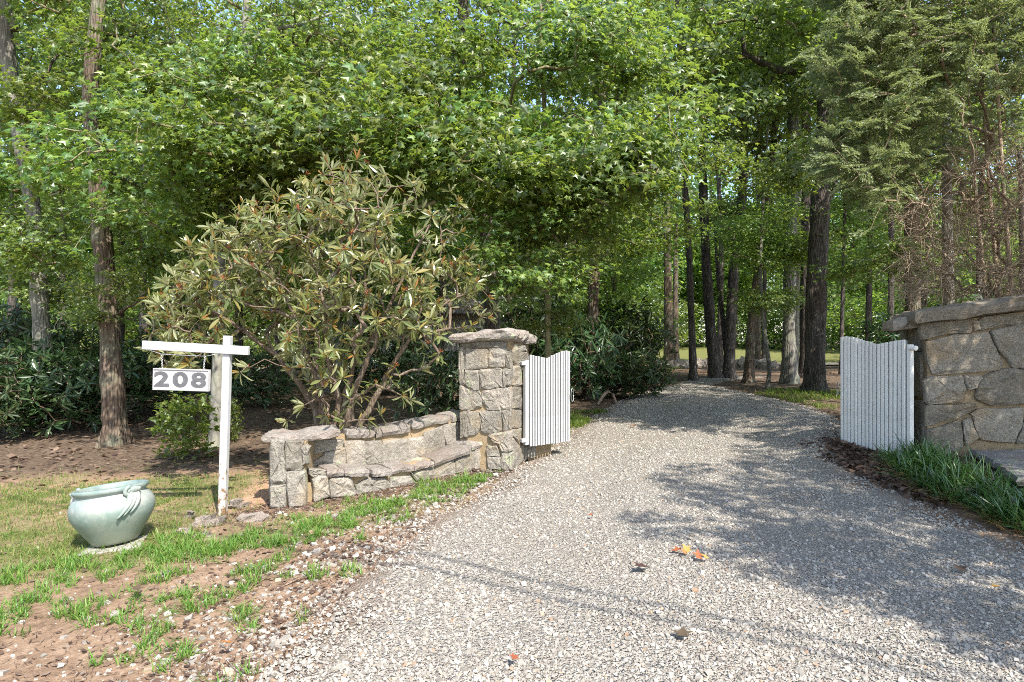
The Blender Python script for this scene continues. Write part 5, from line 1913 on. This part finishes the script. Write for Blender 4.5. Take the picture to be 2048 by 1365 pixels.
# ------------------------------------------------------------------ house glimpsed behind the rhododendron
hs = thing('house', 'grey house barely glimpsed behind the rhododendron and the pillar', 'house', (-3.0, 27, gz(-3, 27)))
G().add(*box((0, 3, 1.3), (9.4, 6, 2.9))).obj('wall', M['siding'], hs)
V = np.array([(-5.2, -.9, 2.62), (5.2, -.9, 2.62), (5.2, 3, 4.5), (-5.2, 3, 4.5), (-5.2, 6.9, 2.62), (5.2, 6.9, 2.62), (-5.2, -.9, 2.77), (5.2, -.9, 2.77), (5.2, 3, 4.65), (-5.2, 3, 4.65), (-5.2, 6.9, 2.77), (5.2, 6.9, 2.77)])
G().add(V, [np.array([[6, 7, 8, 9], [9, 8, 11, 10], [1, 0, 3, 2], [2, 3, 4, 5], [0, 1, 7, 6], [5, 4, 10, 11], [1, 2, 8, 7], [2, 5, 11, 8], [3, 0, 6, 9], [4, 3, 9, 10]])]).obj('roof', M['roofing'], hs)
for x in (-3.2, -1.0, 1.2, 3.4):
    w = G().add(*box((x, -.03, 1.5), (1.1, .1, 1.25))).obj('window', M['white_dirty'], hs)
    G().add(*box((x, -.09, 1.5), (.92, .03, 1.07))).obj('pane', M['pane'], w)
for x in (-4.6, -2.1, .1, 2.3, 4.6):
    G().add(*box((x, -.75, 1.28), (.14, .14, 2.7))).obj('porch_post', M['white_dirty'], hs)

# low dry stone edging before the far lawn
gq = G()
r = np.random.default_rng(8)
n = 70
uu = np.linspace(1330, 1545, n) + r.normal(0, 2, n)
P = np.array([tuple(gp(u, 738 - 4 * math.sin((u - 1330) / 215 * PI))) for u in uu])
TV, TF = rock_template(90)
gq.add(*scatter(TV, TF, P + [0, 0, .12], rand_rot(n, r, .3), r.uniform(.4, .75, n)))
o = gq.obj('stone_edging', M['rock'])
tag(o, 'long low row of rough stones below the far lawn', 'stone edging')


# ------------------------------------------------------------------ grass, border grass, litter (stuff)
def blades(N, r, L, w, bend):
    """grass blade strips: root P, heading; returns template-free arrays"""
    pass


BL_V = np.array([(-.5, 0, 0), (.5, 0, 0), (-.42, .38, .30), (.42, .38, .30), (-.25, .75, .42), (.25, .75, .42), (0, 1.05, .36)])
BL_F = [np.array([[0, 1, 3, 2], [2, 3, 5, 4]]), np.array([[4, 5, 6]])]


def tufts(cx, cy, zf, per, L, w, r, lift=.8, name='grass', mat=None, spread=.02):
    n = len(cx) * per
    P = np.stack([np.repeat(cx, per), np.repeat(cy, per)], -1) + r.normal(0, spread, (n, 2))
    z = zf(P[:, 0], P[:, 1])
    th = r.uniform(0, 2 * PI, n)
    d = np.stack([np.cos(th), np.sin(th), r.normal(.1, .4, n) * lift + .25 * lift], -1)
    R = frames(d, np.array([0, 0, 1.0]) + r.normal(0, .12, (n, 3)))
    Ls = np.repeat(L * r.uniform(.6, 1.3, len(cx)), per) * r.uniform(.6, 1.2, n)
    S = np.stack([w * r.uniform(.7, 1.2, n), Ls, Ls], -1)
    return scatter(BL_V, BL_F, np.c_[P, z - .004], R, S)


r = np.random.default_rng(33)
gm = G()
# coarse grass band
n = 9000
x = r.uniform(-4.6, -.1, n); y = r.uniform(3.9, 7.3, n)
gr_, _, _ = cover(x, y)
bd = poly_dist(x, y, BAND)
keep = (r.random(n) < .62 * sstep(.5, .1, bd + .9 * (fbm(x, y, .4, 88) - .5)) * sstep(.36, .52, fbm(x, y, .22, 89))) & (x < lane(y)[0] - .05) & (np.abs(x) / y < .9)
gm.add(*tufts(x[keep], y[keep], g, 10, .09, .008, r))
# scattered tufts on the bare earth in front
n = 900
y = r.uniform(2.6, 5.0, n); x = lane(y)[0] - r.uniform(.0, 2.2, n)
keep = (fbm(x, y, .35, 99) > .56) & (np.abs(x) / y < .9)
gm.add(*tufts(x[keep], y[keep], g, 13, .085, .0075, r, .9))
o = gm.obj('grass', M['grass_blade'])
tag(o, 'coarse green grass in a ragged band beside the drive', kind='stuff')
gm = G()
n = 34000
x = r.uniform(-9, -2.0, n); y = r.uniform(4.4, 8.6, n)
gr_, pa_, _ = cover(x, y)
keep = (r.random(n) < gr_ * .75 + .03) & (np.abs(x) / y < .95)
gm.add(*tufts(x[keep], y[keep], g, 3, .05, .006, r, 1.2, spread=.04))
o = gm.obj('lawn_grass', M['lawn_blade'])
tag(o, 'short dry lawn left of the sign post', kind='stuff')
# weeds along the verge beyond the gate
gm = G()
n = 2500
y = r.uniform(8.2, 13, n); x = lane(y)[0] - r.exponential(.5, n)
keep = fbm(x, y, .8, 55) > .46
gm.add(*tufts(x[keep], y[keep], g, 5, .1, .011, r, 1.0, spread=.05))
n = 2600
x = r.uniform(6.2, 12, n); y = r.uniform(12.5, 19, n)
keep = (fbm(x, y, 1.1, 56) > .57) & (x > lane(y)[1] + .15)
gm.add(*tufts(x[keep], y[keep], g, 5, .13, .014, r, 1.0, spread=.08))
tag(gm.obj('verge_weeds', M['grass_blade']), 'patches of weeds and grass along the shaded verges', kind='stuff')

# border grass
gm = G()
LB = np.array([(4.30, 7.05), (4.12, 6.5), (4.02, 5.9), (4.02, 5.2), (4.1, 4.5), (4.25, 3.9)])
for row, (off_, cnt, ln) in enumerate(((.0, 60, .21), (.22, 60, .22), (.42, 44, .2))):
    t = np.linspace(0, 1, cnt) + r.normal(0, .008, cnt)
    cx = np.interp(t, np.linspace(0, 1, len(LB)), LB[:, 0]) + off_ + r.normal(0, .05, cnt)
    cy = np.interp(t, np.linspace(0, 1, len(LB)), LB[:, 1]) - off_ * .15 + r.normal(0, .05, cnt)
    for (per, mi, l_, lift, wd) in ((22, 0, ln * 1.25, .8, .0145), (12, 1, ln * .9, .3, .009)):
        if mi == 1 and row > 0:
            continue
        n = cnt * per
        P = np.stack([np.repeat(cx, per), np.repeat(cy, per)], -1) + r.normal(0, .03, (n, 2))
        P[:, 0] -= .06 if mi else 0
        th = r.uniform(0, 2 * PI, n)
        d = np.stack([np.cos(th) - .75, np.sin(th) - .3, np.abs(r.normal(.5, .5, n)) * lift * (.0 if mi else 1) + .05], -1)
        R = frames(d, np.array([0, 0, 1.0]) + r.normal(0, .2, (n, 3)))
        Ls = l_ * r.uniform(.55, 1.2, n)
        S = np.stack([wd * r.uniform(.6, 1.2, n), Ls, Ls * r.uniform(.2, 1.1, n)], -1)
        Pz = g(P[:, 0], P[:, 1])
        gm.add(*scatter(BL_V, BL_F, np.c_[P, Pz], R, S), mi=mi)
tag(gm.obj('border_grass', [M['liriope'], M['dry_blade']]), 'arching dark green border grass with rusty dead blades, along the right edge', kind='stuff')

# leaf litter
gm = G()
n = 15000
y = 6.5 + 22 * r.random(n) ** 1.7
x = r.uniform(-1, 1, n) * (y * .9 + 1)
_, _, lt = cover(x, y)
a, b = lane(y)
keep = (r.random(n) < lt) & ((x < a - .15) | (x > b + .05)) & (x > -14) & (x < 18)
x, y = x[keep], y[keep]; n = len(x)
th = r.uniform(0, 2 * PI, n)
d = np.stack([np.cos(th), np.sin(th), r.normal(0, .25, n)], -1)
gm.add(*scatter(MID_V, MID_F, np.c_[x, y, g(x, y) + .012], frames(d, np.array([0, 0, 1.0]) + r.normal(0, .35, (n, 3))), r.uniform(.05, .12, n)))
# heaped leaves at the foot of the right gate, needles at the foot of the bench
n = 1500
t = r.random(n)
x = 3.75 + .55 * r.random(n); y = 5.6 + 2.9 * r.random(n)
th = r.uniform(0, 2 * PI, n)
d = np.stack([np.cos(th), np.sin(th), r.normal(0, .4, n)], -1)
gm.add(*scatter(MID_V, MID_F, np.c_[x, y, g(x, y) + .02 + .02 * r.random(n)], frames(d, np.array([0, 0, 1.0]) + r.normal(0, .6, (n, 3))), r.uniform(.04, .10, n)))
n = 2600
tt = r.random(n)
x = -2.6 + 2.5 * tt + r.normal(0, .1, n); y = 5.75 + 1.55 * tt + r.normal(0, .16, n)
th = r.uniform(0, 2 * PI, n)
d = np.stack([np.cos(th), np.sin(th), r.normal(0, .15, n)], -1)
gm.add(*scatter(MID_V * [.22, 1, .5], MID_F, np.c_[x, y, g(x, y) + .012], frames(d, np.array([0, 0, 1.0]) + r.normal(0, .35, (n, 3))), r.uniform(.03, .08, n)))
n = 9000
y = 2.6 + 5.5 * r.random(n) ** 1.3; x = lane(y)[0] + .12 - r.exponential(1.0, n)
th = r.uniform(0, 2 * PI, n)
d = np.stack([np.cos(th), np.sin(th), r.normal(0, .15, n)], -1)
gm.add(*scatter(DIA_V * [.16, 1, .5], DIA_F, np.c_[x, y, g(x, y) + .012], frames(d, np.array([0, 0, 1.0]) + r.normal(0, .3, (n, 3))), r.uniform(.02, .07, n)))
n = 1500
y = 2.7 + 4.5 * r.random(n); x = lane(y)[0] - r.exponential(.9, n)
th = r.uniform(0, 2 * PI, n)
d = np.stack([np.cos(th), np.sin(th), r.normal(0, .2, n)], -1)
gm.add(*scatter(MID_V, MID_F, np.c_[x, y, g(x, y) + .012], frames(d, np.array([0, 0, 1.0]) + r.normal(0, .4, (n, 3))), r.uniform(.02, .055, n)))
tag(gm.obj('leaf_litter', M['dry_leaf']), 'brown fallen leaves and needles on the ground under the trees', kind='stuff')

# single dry leaves on the gravel
lf_me = mk('fallen_leaf', MAPLE_V * [1, 1, -.8], [MAPLE_F], M['orange_leaf'])
tan_me = mk('fallen_leaf', MAPLE_V * [1, 1, -.8], [MAPLE_F], M['dry_leaf'])
spots = [(1362, 1122, .085), (1378, 1128, .075), (1392, 1132, .06), (1398, 1142, .085), (1416, 1142, .055), (1370, 1132, .05)]
for k, (u, v, s) in enumerate(spots):
    p = gp(u, v)
    o = ob('fallen_leaf', lf_me, None, p + Vector((0, 0, .085)), (random.uniform(-.5, .5), random.uniform(-.5, .5), random.uniform(0, 6.28)), s)
    tag(o, 'orange dry leaf in the small cluster on the middle of the gravel', 'leaf', 'cluster of orange leaves on the drive')
for k, (u, v, s, lab) in enumerate([(1290, 1156, .13, 'large tan curled leaf left of the orange cluster'), (1182, 1050, .06, 'small rusty leaf far up the gravel left of the wheel track'), (1365, 1305, .11, 'tan leaf low in the middle of the gravel'), (1388, 1094, .06, 'single orange leaf just beyond the orange cluster'), (1915, 1164, .1, 'tan leaf at the right of the gravel in dappled light'), (1030, 1345, .06, 'small orange leaf at the bottom edge of the gravel'), (460, 1318, .06, 'rusty leaf at the gravel edge bottom left'), (270, 1206, .09, 'pale tan leaf on the reddish earth'), (1985, 1200, .05, 'tiny orange leaf at the far right of the gravel'), (1268, 862, .14, 'rusty leaf on the drive beyond the gates')]):
    p = gp(u, v)
    o = ob('fallen_leaf', tan_me if 'tan' in lab else lf_me, None, p + Vector((0, 0, .082)), (random.uniform(-.3, .3), random.uniform(-.3, .3), random.uniform(0, 6.28)), s)
    tag(o, lab, 'leaf', 'single dry leaves on the ground')

# ------------------------------------------------------------------ overhead cables (their shadows cross the gravel)
for (p0, p1, h, lab) in ((gp(770, 1130), gp(1480, 1285), 6.0, 'black overhead cable casting the nearer thin shadow line on the gravel'), (gp(860, 1120), gp(1560, 1275), 6.3, 'black overhead cable casting the farther thin shadow line on the gravel')):
    a = p0 + TOSUN * (h / TOSUN.z); b = p1 + TOSUN * (h / TOSUN.z)
    dv = (b - a).normalized()
    a0, b0 = a - dv * 14, b + dv * 14
    o = G().add(*tube([(0, 0, 0), tuple((b0 - a0) * .5 + Vector((0, 0, -.05))), tuple(b0 - a0)], [.016] * 3, 8), smooth=True).obj('overhead_cable', M['cable'])
    o.location = a0
    tag(o, lab, 'cable')
